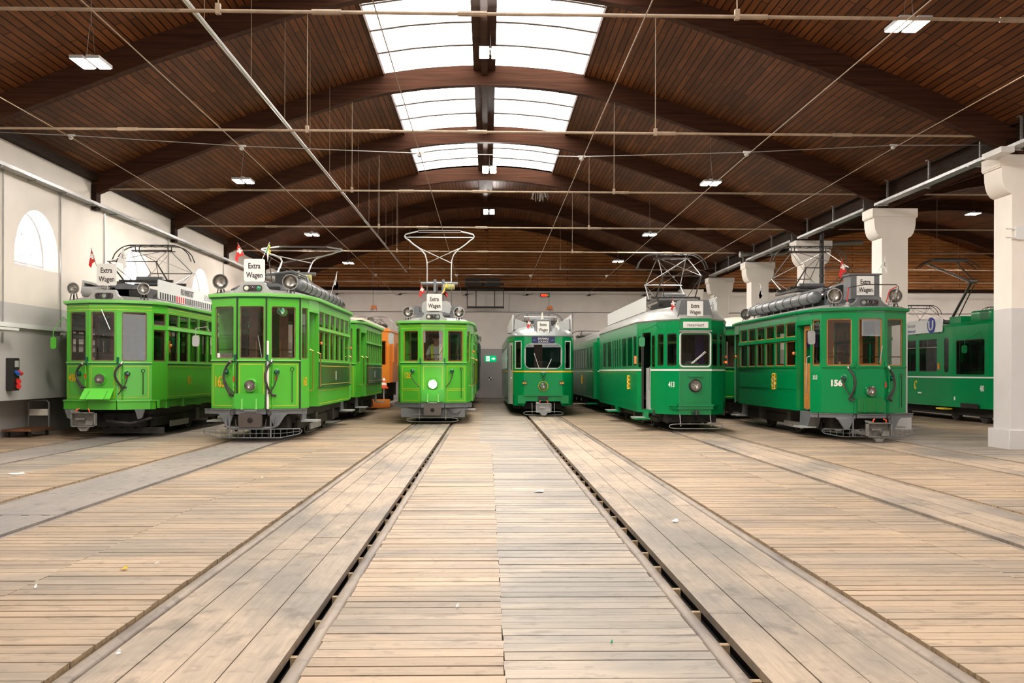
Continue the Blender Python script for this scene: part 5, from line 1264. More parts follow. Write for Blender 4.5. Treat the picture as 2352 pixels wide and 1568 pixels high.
dest_box(T, .06, 2.735, ('lens_grey', 'lens_dark', 'lens_dark'), 'grey_paint'); roofgear(T, 8.0, 2.82, (-.66, .13, 1.3, 6.7))
for sx in (-1, 1): lamp(T, (sx*.63, .3, 2.99), .155, stand=2.76)
lamp(T, (-.68, 7.2, 3.0), .15, stand=2.8)
m = mb('grey_paint'); m.box(-.30, .30, .3, .72, 2.93, 3.43); m.box(-.34, .34, .27, .75, 3.42, 3.45); m.build('sign_box', T, smooth=False); extra_sign(T, (.0, .285, 3.0), .36, .40, True)
flag(T, (-.34, .3, 3.4), (-.5, .3, 3.76), 'swiss', -1, .17); flag(T, (.24, .3, 3.43), (.43, .3, 3.80), 'white', 1, .14); flag(T, (-.5, 6.0, 3.3), (-.62, 6.0, 3.75), 'white', 1, .17)
m = mb('steel_dark'); m.tube([V(-.42, .1, 3.14), V(-.1, .05, 3.20), V(.55, .05, 3.20), V(.62, .1, 3.16), V(.6, .2, 2.8)], .010, 5); m.build('rope_guard', T)
m = mb('red'); m.tube([V(-.42, .1, 3.14), V(-.44, .12, 2.86)], .012, 5); m.tube([V(.56, .05, 3.16), V(.44, .1, 3.1), V(.38, .15, 2.85), V(.5, .2, 2.86)], .012, 5); m.build('red_lever', T)
for x in (-.42, .46): mb('insulator').lathe((x, .14, 2.74), (0, 0, 1), [(0, .05), (.03, .06), (.05, .035), (.08, .05), (.11, .02)], 12).build('insulator', T)
def hood(T, c0, c1, w_, h_, name='ventilator_hood'):
    m = mb('grey_light'); n = 10; (xa, ya, za), (xb, yb, zb_) = c0, c1
    A = [V(xa+w_*cos(pi*k/n), ya, za+h_*sin(pi*k/n)) for k in range(n+1)]; B = [V(xb+w_*.8*cos(pi*k/n), yb, zb_+h_*.8*sin(pi*k/n)) for k in range(n+1)]
    m.prism(A, B); o = m.build(name, T); mb('black').prism([p+V(0, -.004, 0) for p in [V(xa+w_*.85*cos(pi*k/n), ya, za+h_*.85*sin(pi*k/n)) for k in range(n+1)]], [V(xa+w_*.85*cos(pi*k/n), ya-.001, za+h_*.85*sin(pi*k/n)) for k in range(n+1)]).build('opening', o)
hood(T, (-.02, 1.4, 3.08), (-.02, 3.0, 3.06), .40, .28); hood(T, (-.3, 5.2, 3.05), (-.3, 6.4, 3.03), .2, .15)
pantograph(T, 3.95, 3.42, 3.80, 4.45, 1.4, .5, .95, 'steel_dark')
F = S[-1]; crest(T, F, F.L*.66, 1.18, 1.0); m = mb('green_deep'); F.strip(m, 0, F.L, 1.03, 1.045, .012); m.build('waist_moulding', T)
m = mb('white'); Fc = Face((-.985, .78), (-.885, .36)); Fc.text(m, 'ZÜ ZÜ', .2, 1.30, .075, .55, .03); m.build('small_lettering', T, smooth=False)
# sliding wooden door in the doorway, grab rails
m = mb('wood_orange'); panel(m, (-.93, 1.35), (-.9, .95), .62, 2.4, [[(.06, .34, 1.6, 2.3, .03)]], .03); m.build('wooden_door', T, smooth=False)
m = mb('galvanised'); m.tube([V(-.96, .86, .95), V(-1.02, .88, .97), V(-1.02, .88, 1.72), V(-.96, .86, 1.75)], .011, 6); m.build('grab_handle', T)
mb('curtain_blue').box(-.88, -.6, 1.42, 1.46, 1.95, 2.4).build('blue_blind', T)
mirror_arm(T, (-.9, .4, 2.35), (-1.16, .15, 2.12), mat='galvanised', w_=.075, h_=.28)
for y_ in (1.6, 6.7): mb('orange_lamp').lathe((-1.06, y_, 1.82), (-1, 0, 0), [(0, .03), (.02, .04), (.05, .02)], 10).build('indicator', T)
# ---- trailers ----
TR163, FL, FC, FR, S = old_tram('trailer_car', 'light green trailer car with a cream roof coupled behind tram number 163', 'trailer car', -4.63, 28.0, 7.2, .66, 1.607, 1.65, 2.62, 2.80, 'green_light', 'green_trim',
    dict(lining=True, darkpanel=True, hoses=False, sockets=False, n=8, transom=(2.22, 2.29), bulk='wood_brown', group='trailer cars'))
for (x, y_) in ((1.03, .8), (1.07, 1.47)): mb('brass').tube([V(x-.04, y_, 1.0), V(x+.03, y_, 1.03), V(x+.03, y_, 1.8), V(x-.04, y_, 1.83)], .015, 6).build('door_rail', TR163)
K = mb('cream'); K.box(.35, 1.06, .5, 6.7, 2.86, 2.93); K.build('roof_walkway', TR163); steps(TR163, 1.15, 1, .34); steps(TR163, 6.1, 1, .34)
T, FL, FC, FR, S = old_tram('trailer_car', 'light green trailer car half hidden behind tram number 126', 'trailer car', -1.455, 34.2, 7.5, .6, 1.6, 1.64, 2.5, 2.72, 'green_light', 'green_trim', dict(lining=True, hoses=False, sockets=False, n=6, transom=(2.15, 2.2)))
for (x, y_) in ((1.03, .8), (1.07, 1.47), (1.07, 6.0)): mb('brass').tube([V(x-.04, y_, 1.0), V(x+.03, y_, 1.03), V(x+.03, y_, 1.8), V(x-.04, y_, 1.83)], .015, 6).build('door_rail', T)
T, FL, FC, FR, S = old_tram('trailer_car', 'dark green trailer car, last in the line behind tram number 126', 'trailer car', -1.39, 42.3, 7.5, .6, 1.6, 1.64, 2.6, 2.9, 'green_dark', 'green_dark', dict(hoses=False, sockets=False, n=6, transom=(2.15, 2.2)))
T, FL, FC, FR, S = old_tram('trailer_car', 'open-platform green trailer car with cream roof between trams 413 and 156', 'trailer car', 7.8, 29.0, 7.5, .62, 1.5, 1.54, 2.5, 2.72, 'green_deep_dark', 'green_dark', dict(lining=True, hoses=False, sockets=False, n=6, transom=(2.1, 2.16)))
bpy.data.objects['trailer_car.003'].children[0]
m = mb('cream'); ring = [(.3, -.05), (.93, .3), (1.1, 1.2), (1.1, 6.3), (.93, 7.2), (.3, 7.55), (-.3, 7.55), (-.93, 7.2), (-1.1, 6.3), (-1.1, 1.2), (-.93, .3), (-.3, -.05)]
loft_roof(m, ring, [(2.74, 1, 0), (2.86, .95, .05), (2.98, .8, .2), (3.05, .5, .5)]); m.build('cream_roof', T)
# ================= MODERN TRAMS =================
def mtram(name, label, cat, X, D, segs, zb, zt, paint, roofring, roofl, group=None, gl='glass_dark', wfr='rubber', roofmat='roof_grey', stripe=None, stripemat='white', L=10, floor=True):
    """segs: (p, q, cols, zb or None) in ccw order"""
    T = empty(name, (X, D, 0), label, cat, group); W = mb(paint); S = mb(stripemat) if stripe else None
    faces = []
    for sg in segs:
        p, q, cols = sg[:3]; z0 = sg[3] if len(sg) > 3 and sg[3] is not None else zb
        panel(W, p, q, z0, zt, cols); F = Face(p, q); faces.append(F)
        if stripe: F.strip(S, 0, F.L, stripe, stripe+.04, .006)
    W.build('body', T, weld=.0006, ang=32)
    if S: S.build('waist_stripe', T)
    for F, sg in zip(faces, segs):
        for c in sg[2]:
            for (u0, u1, a, b, r) in c: window(T, F, u0, u1, a, b, wfr, gl, .02, .012)
    G = mb(roofmat); loft_roof(G, roofring, roofl); G.build('roof', T, ang=50)
    if floor:
        I = mb('interior_wall'); I.box(-.85, .85, 1.2, L-.5, .72, .78); I.build('interior_floor', T)
        mb('interior_cream').box(-1.0, 1.0, 1.75, L-.5, zt-.06, zt-.04).build('interior_ceiling', T)
    return T, faces
def mir(segs): return [((-q[0], q[1]), (-p[0], p[1]))+tuple(s_) for p, q, *s_ in segs[::-1]]
def mcols(spans, z0, z1, r=.06): return [[(a, b, z0, z1, r)] for a, b in spans]
# ---- 413 ----
L_ = 9.9; z0, z1 = 1.54, 2.30
ls = [(4.65, 6.6)]
left = [((-1.1, L_), (-1.1, 6.62), mcols([(L_-8.85-.0, L_-8.0), (L_-7.75, L_-6.8)], z0, z1)),
        ((-1.1, 6.62), (-1.1, 5.62), mcols([(.10, .40), (.60, .90)], z0-.06, z1+.02, .12)),
        ((-1.1, 5.62), (-1.1, 4.62), mcols([(.10, .40), (.60, .90)], z0-.06, z1+.02, .12)),
        ((-1.1, 4.62), (-1.1, 1.68), mcols([(.2, 1.05), (1.25, 2.15), (2.35, 2.85)], z0, z1))]
dl = [((-1.1, 1.68), (-1.01, 1.37), mcols([(.06, .27)], 1.5, 2.28, .08))]
dr = [((-.88, .93), (-.8, .64), mcols([(.05, .25)], 1.5, 2.28, .08))]
fr = [((-.8, .64), (-.63, .36), mcols([(.05, .27)], z0, z1, .05)), ((-.63, .36), (-.375, .01), mcols([(.05, .36)], z0, z1, .05))]
front = [((-.375, .01), (.375, .01), mcols([(.045, .705)], z0+.02, z1-.02, .07))]
segs = left+dl+dr+fr+front+mir(fr)+[((.8, .64), (1.1, 1.68), mcols([(.25, .8)], z0, z1))]+[((1.1, 1.68), (1.1, L_), mcols([(.2+k, .95+k) for k in range(8)], z0, z1)), ((1.1, L_), (-1.1, L_), ())]
rr = [(.375, 0), (.63, .34), (.8, .62), (.95, 1.15), (1.1, 1.66), (1.1, L_), (-1.1, L_), (-1.1, 1.66), (-.95, 1.15), (-.8, .62), (-.63, .34), (-.375, 0)]
RL = [(2.60, 1.0, 0), (2.63, 1.015, -.015), (2.74, .96, .06), (2.86, .84, .2), (2.94, .66, .45), (2.98, .42, .9), (2.99, .15, 1.5)]
T, fc = mtram('tram', 'deep green tram number 413 with flat windscreen and a display reading reserviert', 'tram', 4.78, 22.81, segs, .42, 2.61, 'green_deep', rr, RL, stripe=1.43, L=L_)
m = mb('green_deep'); panel(m, (-1.01, 1.37), (-.88, .93), 2.35, 2.61); panel(m, (-1.01, 1.37), (-.88, .93), .42, .5); m.build('door_header', T)
mb('black').box(-1.03, -.98, 1.34, 1.38, .5, 2.35).build('door_seal', T)
m = mb('grey_light'); panel(m, (-.92, 1.36), (-.80, 1.0), .5, 1.5, (), .02); m.box(-.9, -.5, .9, 1.4, .5, .54); m.build('inner_step_panel', T); mb('galvanised').tube([V(-.86, 1.0, .95), V(-.9, 1.02, 1.0), V(-.9, 1.02, 1.5), V(-.86, 1.0, 1.55)], .012, 6).build('grab_handle', T)
for y_ in (1.15, 5.6):
    m = mb('green_deep'); x = -1.0 if y_ < 2 else -1.1
    m.box(x-.28, x+.1, y_-.3, y_+.3, .27, .31); m.box(x-.02, x+.08, y_-.18, y_+.1, .31, .45); m.mat('grey_light').box(x-.29, x+.0, y_-.3, y_+.3, .31, .318); m.build('step_board', T)
Fc = fc[8]; assert abs(Fc.L-.75) < .02
m = mb('white'); A = [(.022, z0-.015), (.728, z0-.015), (.728, z1+.02), (.022, z1+.02)]
P = []; 
for cx, cz, t0 in ((.728-.08, z1+.02-.08, 0), (.022+.08, z1+.02-.08, 90), (.022+.08, z0-.015+.08, 180), (.728-.08, z0-.015+.08, 270)):
    for k in range(5): t = R(t0+22.5*k); P.append(Fc.at(cx+.08*cos(t), cz+.08*sin(t), .008))
m.tube(P, .017, 6, True); m.build('windscreen_frame', T); mb('galvanised').box(-.37, .37, -.08, .0, 2.335, 2.36).build('sun_visor', T)
m = mb('green_deep'); m.box(-.36, .36, -.03, .1, 2.38, 2.64); m.build('destination_case', T); m = mb('white'); m.box(-.29, .29, -.036, -.03, 2.42, 2.56); o = m.build('destination_display', T)
q = mb('letter'); text_mesh(q, 'reserviert', .075, (0, -.038, 2.49), (1, 0, 0), (0, 0, 1), .95, 0); q.build('lettering', o)
m = mb('grey_paint'); m.prism([V(-.42, .05, 2.64), V(.42, .05, 2.64), V(.32, .05, 3.07), V(-.32, .05, 3.07)], [V(-.42, .75, 2.64), V(.42, .75, 2.64), V(.32, .6, 3.07), V(-.32, .6, 3.07)]); m.build('sign_box', T, smooth=False); extra_sign(T, (0, .04, 2.68), .37, .36, True)
flag(T, (-.38, .2, 2.8), (-.5, .2, 3.14), 'swiss', -1, .13); flag(T, (.3, .1, 2.66), (.5, .1, 3.15), 'white', 1, .05)
headlight(T, Face((-1, 0), (1, 0)), 1, 1.09, .125, False, 'black')
m = mb('green_deep'); m.bevbox(-.17, .17, -.025, .01, 1.29, 1.40, .03); m.build('vent_cover', T); m = mb('green_deep_dark'); F = Face((-.375, .0), (.375, .0))
F.outline(m, .05, .7, .72, 1.42, .006, -.004); m.build('hatch_seam', T)
m = mb('green_deep')
for a, b in (((-.56, .24), (-.40, -.04)), ((-.40, -.04), (.40, -.04)), ((.40, -.04), (.56, .24))): F = Face(a, b); F.strip(m, 0, F.L, .62, .665, .04); F.strip(m, 0, F.L, .55, .62, .01)
m.build('bumper_ledge', T); m = mb('white'); fc[7].text(m, '413', .2, 1.12, .12, .8, .03)
Face((-.63, .36), (-.375, .01)); m.build('fleet_number', T, smooth=False); mb('white').tube([V(-.1, -.02, 1.60), V(.22, -.03, 1.88)], .008, 5).tube([V(-.07, -.02, 1.60), V(.24, -.03, 1.86)], .006, 5).build('wiper', T)
mb('grey_light').box(-.2, .1, .15, .35, 1.45, 1.62).cyl((-.05, .22, 1.6), (-.05, .22, 1.66), .14, n=14).build('driver_desk', T); mb('seat_dark').bevbox(-.33, .1, .8, .9, 1.3, 1.85, .1).build('driver_seat', T); mb('curtain_blue').box(.12, .34, .62, .66, 1.5, 2.35).build('cab_curtain', T)
mirror_arm(T, (-.74, .5, 2.42), (-1.22, .1, 2.1), mat='green_deep', w_=.07, h_=.22)
crest(T, Face((-1.1, 4.62), (-1.1, 1.68)), 1.5, 1.12, .95)
adboard(T, -.88, 1.7, 9.4, 2.9, 3.26, [], sx=-1); adboard(T, .88, 1.7, 9.4, 2.9, 3.26, [], sx=1)
undercarriage(T, L_, .3, .5, .85, wb=(2.4, 4.0, 7.2, 8.8), guard=False, r=.3); loopfender(T, .16, .62); mb('iron').tube([V(0, -.06, .5), V(0, -.16, .5), V(.0, -.16, .42)], .03, 8).box(-.1, .1, -.12, .0, .47, .49).build('coupler', T)
pantograph(T, 2.95, 3.30, 3.77, 4.46, 1.35, .48, .95, 'steel_dark')
mb('under').box(-.4, .4, 2.0, 3.9, 3.0, 3.18).cyl((-.5, 2.1, 3.15), (.5, 2.1, 3.15), .1, n=12).build('roof_equipment', T)
mb('orange_lamp').box(-1.15, -1.1, 1.74, 1.8, 1.6, 1.8).build('indicator', T); mb('orange_lamp').box(.93, .97, 1.0, 1.04, 1.74, 1.80).build('side_lamp', T); mb('tail_red').box(.93, .97, 1.0, 1.04, 1.62, 1.67).build('side_lamp', T)
# ---- trailer behind 413 and motor car beyond ----
def plain_segs(L_, n, z0, z1, hw=1.08, c=.3):
    pt = (L_-1.8)/n
    return [((-hw, L_-.5), (-hw, .6), mcols([(.25+pt*k, .25+pt*k+pt*.78) for k in range(n)], z0, z1, .03)), ((-hw, .6), (-.78, .12), mcols([(.1, .42)], z0, z1, .05)), ((-.78, .12), (-c, 0), mcols([(.08, .4)], z0, z1, .05)), ((-c, 0), (c, 0), mcols([(.05, 2*c-.05)], z0, z1, .05)),
            ((c, 0), (.78, .12), mcols([(.08, .4)], z0, z1, .05)), ((.78, .12), (hw, .6), mcols([(.1, .42)], z0, z1, .05)), ((hw, .6), (hw, L_-.5), mcols([(.25+pt*k, .25+pt*k+pt*.78) for k in range(n)], z0, z1, .03)), ((hw, L_-.5), (-hw, L_-.5), ())]
def pring(L_, hw=1.08): return [(.3, 0), (.78, .12), (hw, .6), (hw, L_-.5), (-hw, L_-.5), (-hw, .6), (-.78, .12), (-.3, 0)]
T, fc = mtram('trailer_car', 'deep green trailer car with grey rounded roof coupled behind tram number 413', 'trailer car', 4.78, 33.0, plain_segs(10.6, 9, 1.52, 2.28), .45, 2.55, 'green_deep', pring(10.6), [(2.55, 1.0, 0), (2.68, .96, .05), (2.8, .84, .15), (2.88, .6, .3), (2.92, .3, .6)], stripe=1.40, L=10.6)
undercarriage(T, 10.6, .3, .5, .8, wb=(1.9, 3.4, 7.2, 8.7), guard=False, r=.3); crest(T, Face((-1.08, 10.1), (-1.08, .6)), 4.2, 1.1, .9)
m = mb('green_deep'); m.box(-1.2, -1.07, .55, .95, .5, 2.4); m.build('door_leaf', T); m = mb('green_deep'); m.box(-1.4, -1.05, .7, 1.2, .3, .34); m.build('step_board', T)
T, fc = mtram('tram', 'green tram far back behind the trailer of tram 413 with a folded pantograph on top', 'tram', 4.78, 44.2, plain_segs(6.5, 5, 1.52, 2.28), .45, 2.6, 'green_deep_dark', pring(6.5), [(2.6, 1.0, 0), (2.75, .96, .05), (2.9, .7, .3), (2.94, .3, .6)], L=6.5)
undercarriage(T, 6.5, .3, .5, .8, guard=False, r=.3); pantograph(T, 2.4, 3.05, 3.12, 3.3, 1.3, .5, .9, 'steel_dark', droop=.15)
# ---- 628 ----
L_ = 15.0; z0, z1 = 1.50, 2.27
side = [((-1.08, L_), (-1.08, 2.0), mcols([(.3+1.3*k, 1.3+1.3*k) for k in range(9)], z0, z1, .06)), ((-1.08, 2.0), (-1.06, 1.3), ()),]
fr = [((-.94, .46), (-.90, .30), ()), ((-.90, .30), (-.655, .05), mcols([(.05, .30)], 1.50, 2.36, .03)), ((-.655, .05), (-.60, .015), ()), ]
front = [((-.60, .015), (.60, .015), mcols([(.03, 1.17)], z0, z1, .2), .47)]
segs = side+fr+front+mir(fr)+[((.94, .46), (1.06, 1.3), ()), ((1.06, 1.3), (1.08, 2.0), ())]+mir(side[:1])+[((1.08, L_), (-1.08, L_), ())]
rr = [(.35, 0), (.60, .015), (.78, .15), (.90, .30), (.96, .5), (1.06, 1.3), (1.08, 2.0), (1.08, L_), (-1.08, L_), (-1.08, 2.0), (-1.06, 1.3), (-.96, .5), (-.90, .30), (-.78, .15), (-.60, .015), (-.35, 0)]
RL = [(2.50, 1.0, 0), (2.53, 1.012, -.015), (2.62, .985, .03), (2.72, .90, .14), (2.80, .76, .32), (2.85, .56, .6), (2.87, .3, 1.1)]
T, fc = mtram('tram', 'deep green rounded tram number 628 with silver roof, gold waist stripe and one big windscreen', 'tram', 1.745, 31.2, segs, .33, 2.51, 'green_deep', rr, RL, stripe=1.385, stripemat='gold', L=L_, wfr='steel', roofmat='roof_silver')
T628 = T
m = mb('green_deep'); panel(m, (-1.06, 1.3), (-.94, .46), 2.36, 2.51); m.build('door_header', T)
m = mb('door_cream'); F = Face((-1.05, 1.3), (-.93, .46)); panel(m, (-1.05, 1.3), (-.93, .46), .36, 2.36, [[(.30, F.L-.3, 1.45, 2.25, .04)]], .03); m.build('cream_door', T, smooth=False); window(T, F, .3, F.L-.3, 1.45, 2.25, 'rubber', 'glass_dark', .02, .012)
m = mb('grey_paint'); F.strip(m, .0, .1, .36, 2.36, .04); m.build('door_post', T); mb('white').cyl(F.at(.3, 1.0, .03), F.at(.62, 1.2, .03), .015, n=6).build('door_handle', T)
m = mb('steel')
for cx0, cx1, a, b, rr_ in ((.015, 1.185, z0-.015, z1+.015, .22),):
    Fc = Face((-.60, .015), (.60, .015)); P = []
    for cx, cz, t0 in ((cx1-rr_, b-rr_, 0), (cx0+rr_, b-rr_, 90), (cx0+rr_, a+rr_, 180), (cx1-rr_, a+rr_, 270)):
        for k in range(6): t = R(t0+18*k); P.append(Fc.at(cx+rr_*cos(t), cz+rr_*sin(t), .004))
    m.tube(P, .012, 5, True)
m.build('windscreen_frame', T)
for sx in (-1, 1):
    F = Face((-.90, .30), (-.655, .05)) if sx < 0 else Face((.655, .05), (.90, .30)); m = mb('white'); F.outline(m, .045, .305, 1.50, 2.36, .02, .008); m.build('side_window_frame', T)
    m = mb('plate_dark'); F2 = Face((-1, .004), (1, .004)); F3 = Face((-.90, .30), (-.655, .05)) if sx < 0 else Face((.655, .05), (.90, .30)); u = .27 if sx < 0 else .08
    FF = Face((-.655, .05), (-.60, .015)); q = V(sx*.585, .0, 1.05); m.box(q.x-.075, q.x+.075, -.004 if True else 0, .012, .99, 1.11); o = m.build('number_plate', T); k = mb('yellow'); text_mesh(k, '628', .07, (q.x, -.006, 1.05), (1, 0, 0), (0, 0, 1), .85, .01); k.build('lettering', o)
m = mb('plate_blue'); m.bevbox(-.36, .36, -.025, .03, 2.29, 2.49, .03); o = m.build('destination_display', T); k = mb('cream'); text_mesh(k, 'DRÄMMLI', .06, (0, -.027, 2.435), (1, 0, 0), (0, 0, 1), .95, .005); text_mesh(k, 'LOUNGE', .06, (0, -.027, 2.345), (1, 0, 0), (0, 0, 1), .95, .005); k.box(-.33, -.24, -.027, -.026, 2.385, 2.392); k.box(.24, .33, -.027, -.026, 2.385, 2.392); k.build('lettering', o)
m = mb('grey_paint'); m.prism([V(-.30, .05, 2.54), V(.30, .05, 2.54), V(.24, .18, 3.02), V(.2, .2, 3.06), V(-.2, .2, 3.06), V(-.24, .18, 3.02)], [V(-.34, .9, 2.6), V(.34, .9, 2.6), V(.26, .9, 3.02), V(.2, .9, 3.06), V(-.2, .9, 3.06), V(-.26, .9, 3.02)]); m.build('sign_box', T, smooth=False)
extra_sign(T, (0, .06, 2.60), .40, .40, True); m = mb('letter'); m.tube([V(.2*sx_, .05, zz) for sx_, zz in ((-1, 2.61), (1, 2.61), (1, 3.0), (-1, 3.0))], .012, 5, True); m.build('sign_rim', T)
flag(T, (-.36, .1, 2.75), (-.47, .1, 3.08), 'swiss', -1, .14); flag(T, (.36, .1, 2.72), (.47, .1, 3.08), 'white', 1, .16)
m = mb('cream'); m.cyl((-.01, .4, 3.0), (-.01, .4, 3.28), .05, .02, n=8); m.build('aerial', T)
headlight(T, Face((-1, .0), (1, .0)), 1, .95, .10, False, 'green_deep'); m = mb('gold'); m.tube([V(.145*cos(2*pi*k/24), -.012, .95+.145*sin(2*pi*k/24)) for k in range(24)], .009, 5, True); m.build('headlight_ring', T)
m = mb('green_deep'); m.cyl((0, -.03, 1.28), (0, -.03, 1.36), .07, n=10); m.mat('steel').box(-.07, .07, -.1, -.0, 1.37, 1.40); m.cyl((0, -.04, 1.1), (.03, -.04, 1.28), .01, n=5); m.build('bell', T)
m = mb('green_deep'); m.box(-.62, .62, -.03, .01, .64, .68); m.box(-.8, -.55, -.0, .2, .4, .66); m.box(.55, .8, -.0, .2, .4, .66); m.mat('black').box(-.16, .16, -.06, .0, .54, .64); m.build('bumper_ledge', T)
m = mb('white'); m.tube([V(-.12, -.02, 1.47), V(-.29, -.03, 1.98)], .008, 5); m.tube([V(.1, -.02, 1.47), V(.26, -.03, 1.80)], .008, 5); m.build('wiper', T)
coupler_auto(T, .42, 0, -.3, 'galvanised'); loopfender(T, .10, .62); undercarriage(T, L_, .3, .47, .8, wb=(2.2, 3.8, 7.0, 8.4, 12, 13.5), guard=False, r=.3)
m = mb('grey_light'); m.prism([V(-.9, .8, 2.75), V(-.88, .8, 3.1), V(-.5, .8, 2.98), V(-.5, .8, 2.75)], [V(-.9, 2.6, 2.75), V(-.88, 2.6, 3.1), V(-.5, 2.6, 2.98), V(-.5, 2.6, 2.75)]); m.prism([V(.9, .8, 2.75), V(.88, .8, 3.1), V(.5, .8, 2.98), V(.5, .8, 2.75)][::-1], [V(.9, 2.6, 2.75), V(.88, 2.6, 3.1), V(.5, 2.6, 2.98), V(.5, 2.6, 2.75)][::-1]); m.build('roof_fairing', T)
adboard(T, -.93, .75, 9, 2.7, 3.22, [], sx=-1); adboard(T, .93, .75, 9, 2.7, 3.22, [], sx=1)
pantograph(T, 3.2, 3.12, 3.22, 3.42, 1.25, .5, .88, 'steel', bowmat='grey_paint', droop=.22); bench_row(T, .5, 2, .78, 6, .8, 'seat_dark', .8); bench_row(T, -.5, 3, .78, 6, .8, 'seat_dark', .8)
mb('seat_dark').bevbox(-.2, .25, .7, .8, 1.2, 1.75, .1).build('driver_seat', T); mb('steel').tube([V(-1.0, .5, 2.6), V(-1.12, .4, 2.62)], .02, 6).build('side_mirror', T)
# ---- 480 ----
L_ = 14.0; z0, z1 = 1.43, 2.40; F_ = 0
left = [((-1.1, L_), (-1.1, 3.08), mcols([(L_-13.3+.0+1.45*k, L_-13.3+1.45*k+1.22) for k in range(7)][:-0 or None], z0, z1, .04)),
        ((-1.1, 3.08), (-1.1, 2.4), mcols([(.16, .46)], 1.4, 2.42, .12)),
        ((-1.1, 2.4), (-1.02, .5), mcols([(.2, 1.72)], 1.34, 2.33, .08))]
front = [((-1.02, .5), (-.8, .0), ()), ((-.8, 0), (.8, 0), mcols([(.06, 1.54)], 1.34, 2.25, .08)), ((.8, 0), (1.02, .5), ())]
segs = left+front+mir(left)+[((1.1, L_), (-1.1, L_), ())]
rr = [(.8, 0), (1.02, .5), (1.1, 2.4), (1.1, L_), (-1.1, L_), (-1.1, 2.4), (-1.02, .5), (-.8, 0)]
T, fc = mtram('tram', 'long deep green tram number 480 beyond the white pillars with an angled single-arm pantograph', 'tram', 14.45, 25.9, segs, .42, 2.72, 'green_deep', rr, [(2.72, 1.0, 0), (2.78, .985, .02), (2.82, .93, .08), (2.84, .6, .5), (2.85, .3, .9)], stripe=1.25, L=L_, roofmat='green_deep')
T480 = T
F = Face((-1.1, 2.4), (-1.02, .5)); m = mb('white'); F.text(m, '480', 1.6, .98, .16, .62, .03); F.strip(m, .1, .18, .62, .72, .004); m.build('fleet_number', T, smooth=False)
F = Face((-1.1, L_), (-1.1, 3.08)); uu = F.L
m = mb('steel')
for k in range(7): u = L_-13.3+1.45*k; F.line(m, u, 2.16, u+1.22, 2.16, .02, .004); F.line(m, u+.61, 2.16, u+.61, 2.40, .015, .004)
m.build('window_bar', T)
m = mb('yellow'); c = F.at(uu-1.75, .98, .006)
pts = [F.at(uu-1.75+.12*math.exp(-.28*t)*cos(t+.6), .98+.2*math.exp(-.22*t)*sin(t+.6), .006) for t in [k*.4 for k in range(14)]]; m.tube(pts, .018, 5); m.build('swirl_logo', T)
m = mb('white'); F.text(m, 'BLT', uu-1.45, .78, .05, .8, .01) if False else F.strip(m, uu-1.6, uu-1.35, .76, .80, .004); m.build('small_lettering', T)
adboard(T, -1.13, 2.95, 9.5, 2.60, 3.0, [('er Elektroprofi', 4.35, 2.86, .12, 'letter', .75, -.01), ('unternehmer-ag.ch', 4.35, 2.70, .10, 'blue_sign', .75, .01)], sx=-1)
m = mb('blue_sign'); Fb = Face((-1.148, 9.5), (-1.148, 2.95)); u = 5.85
m.prism([Fb.at(u+.27*cos(2*pi*k/24), 2.82+.24*sin(2*pi*k/24), .002) for k in range(24)], [Fb.at(u+.27*cos(2*pi*k/24), 2.82+.24*sin(2*pi*k/24), .008) for k in range(24)]); o = m.build('round_logo', T); q = mb('white'); q.tube([Fb.at(u+x, 2.82+z, .01) for x, z in ((-.13, .14), (-.13, -.05), (-.08, -.12), (.0, -.14), (.08, -.12), (.13, -.05), (.13, .14))], .028, 5); q.build('letter_u', o)
m = mb('green_deep'); m.bevbox(-.95, .9, .45, 1.6, 2.8, 3.12, .06); m.box(-.95, -.4, 2.2, 2.9, 2.8, 3.02)
o = m.build('roof_unit', T); k = mb('green_dark')
for j in range(5): k.box(-.955, -.94, .6, 1.1, 2.87+j*.045, 2.89+j*.045)
k.build('louvre', o); mb('black').box(-.96, .96, -.02, .3, 2.33, 2.70).build('destination_case', T); mb('white').box(-.7, .5, -.03, -.02, 2.45, 2.66).build('destination_display', T); mb('red').box(-.75, .2, -.034, -.03, 2.35, 2.44).build('route_board', T)
mirror_arm(T, (-1.05, .8, 2.40), (-1.32, 1.2, 2.05), mat='green_deep'); mb('orange_lamp').box(-1.13, -1.1, 3.2, 3.27, 1.5, 1.68).build('indicator', T); mb('yellow').box(-1.3, -1.05, 2.5, 3.0, .34, .38).build('yellow_step', T)
m = mb('iron')
for y_ in (1.3, 3.0, 6.5, 8.2, 11, 12.6): m.lathe((-.62, y_, .3), (-1, 0, 0), [(0, .3), (.1, .29), (.12, .2), (.12, .02)], 22)
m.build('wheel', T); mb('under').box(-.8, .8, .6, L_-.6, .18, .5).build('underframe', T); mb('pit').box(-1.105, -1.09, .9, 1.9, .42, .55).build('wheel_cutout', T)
bench_row(T, -.5, 3.4, .78, 9, .85, 'seat_dark', .8); mb('seat_dark').bevbox(-.3, .2, 1.0, 1.12, 1.1, 1.8, .1).build('driver_seat', T); mb('blue').box(-.9, .9, .18, .2, 2.1, 2.25).build('sun_blind', T)
p = mb('iron'); yb = 4.6
p.box(-.5, .5, yb-.5, yb+.5, 2.92, 3.0); o = p.build('pantograph', T)
k = mb('steel_dark'); k.cyl((-.12, yb, 3.0), (-.02, yb-1.15, 4.12), .04, n=8); k.cyl((.12, yb+.1, 3.02), (.03, yb-1.2, 4.02), .018, n=6); k.cyl((-.1, yb-1.15, 4.12), (.12, yb-1.15, 4.12), .06, n=8); k.build('lower_arm', o)
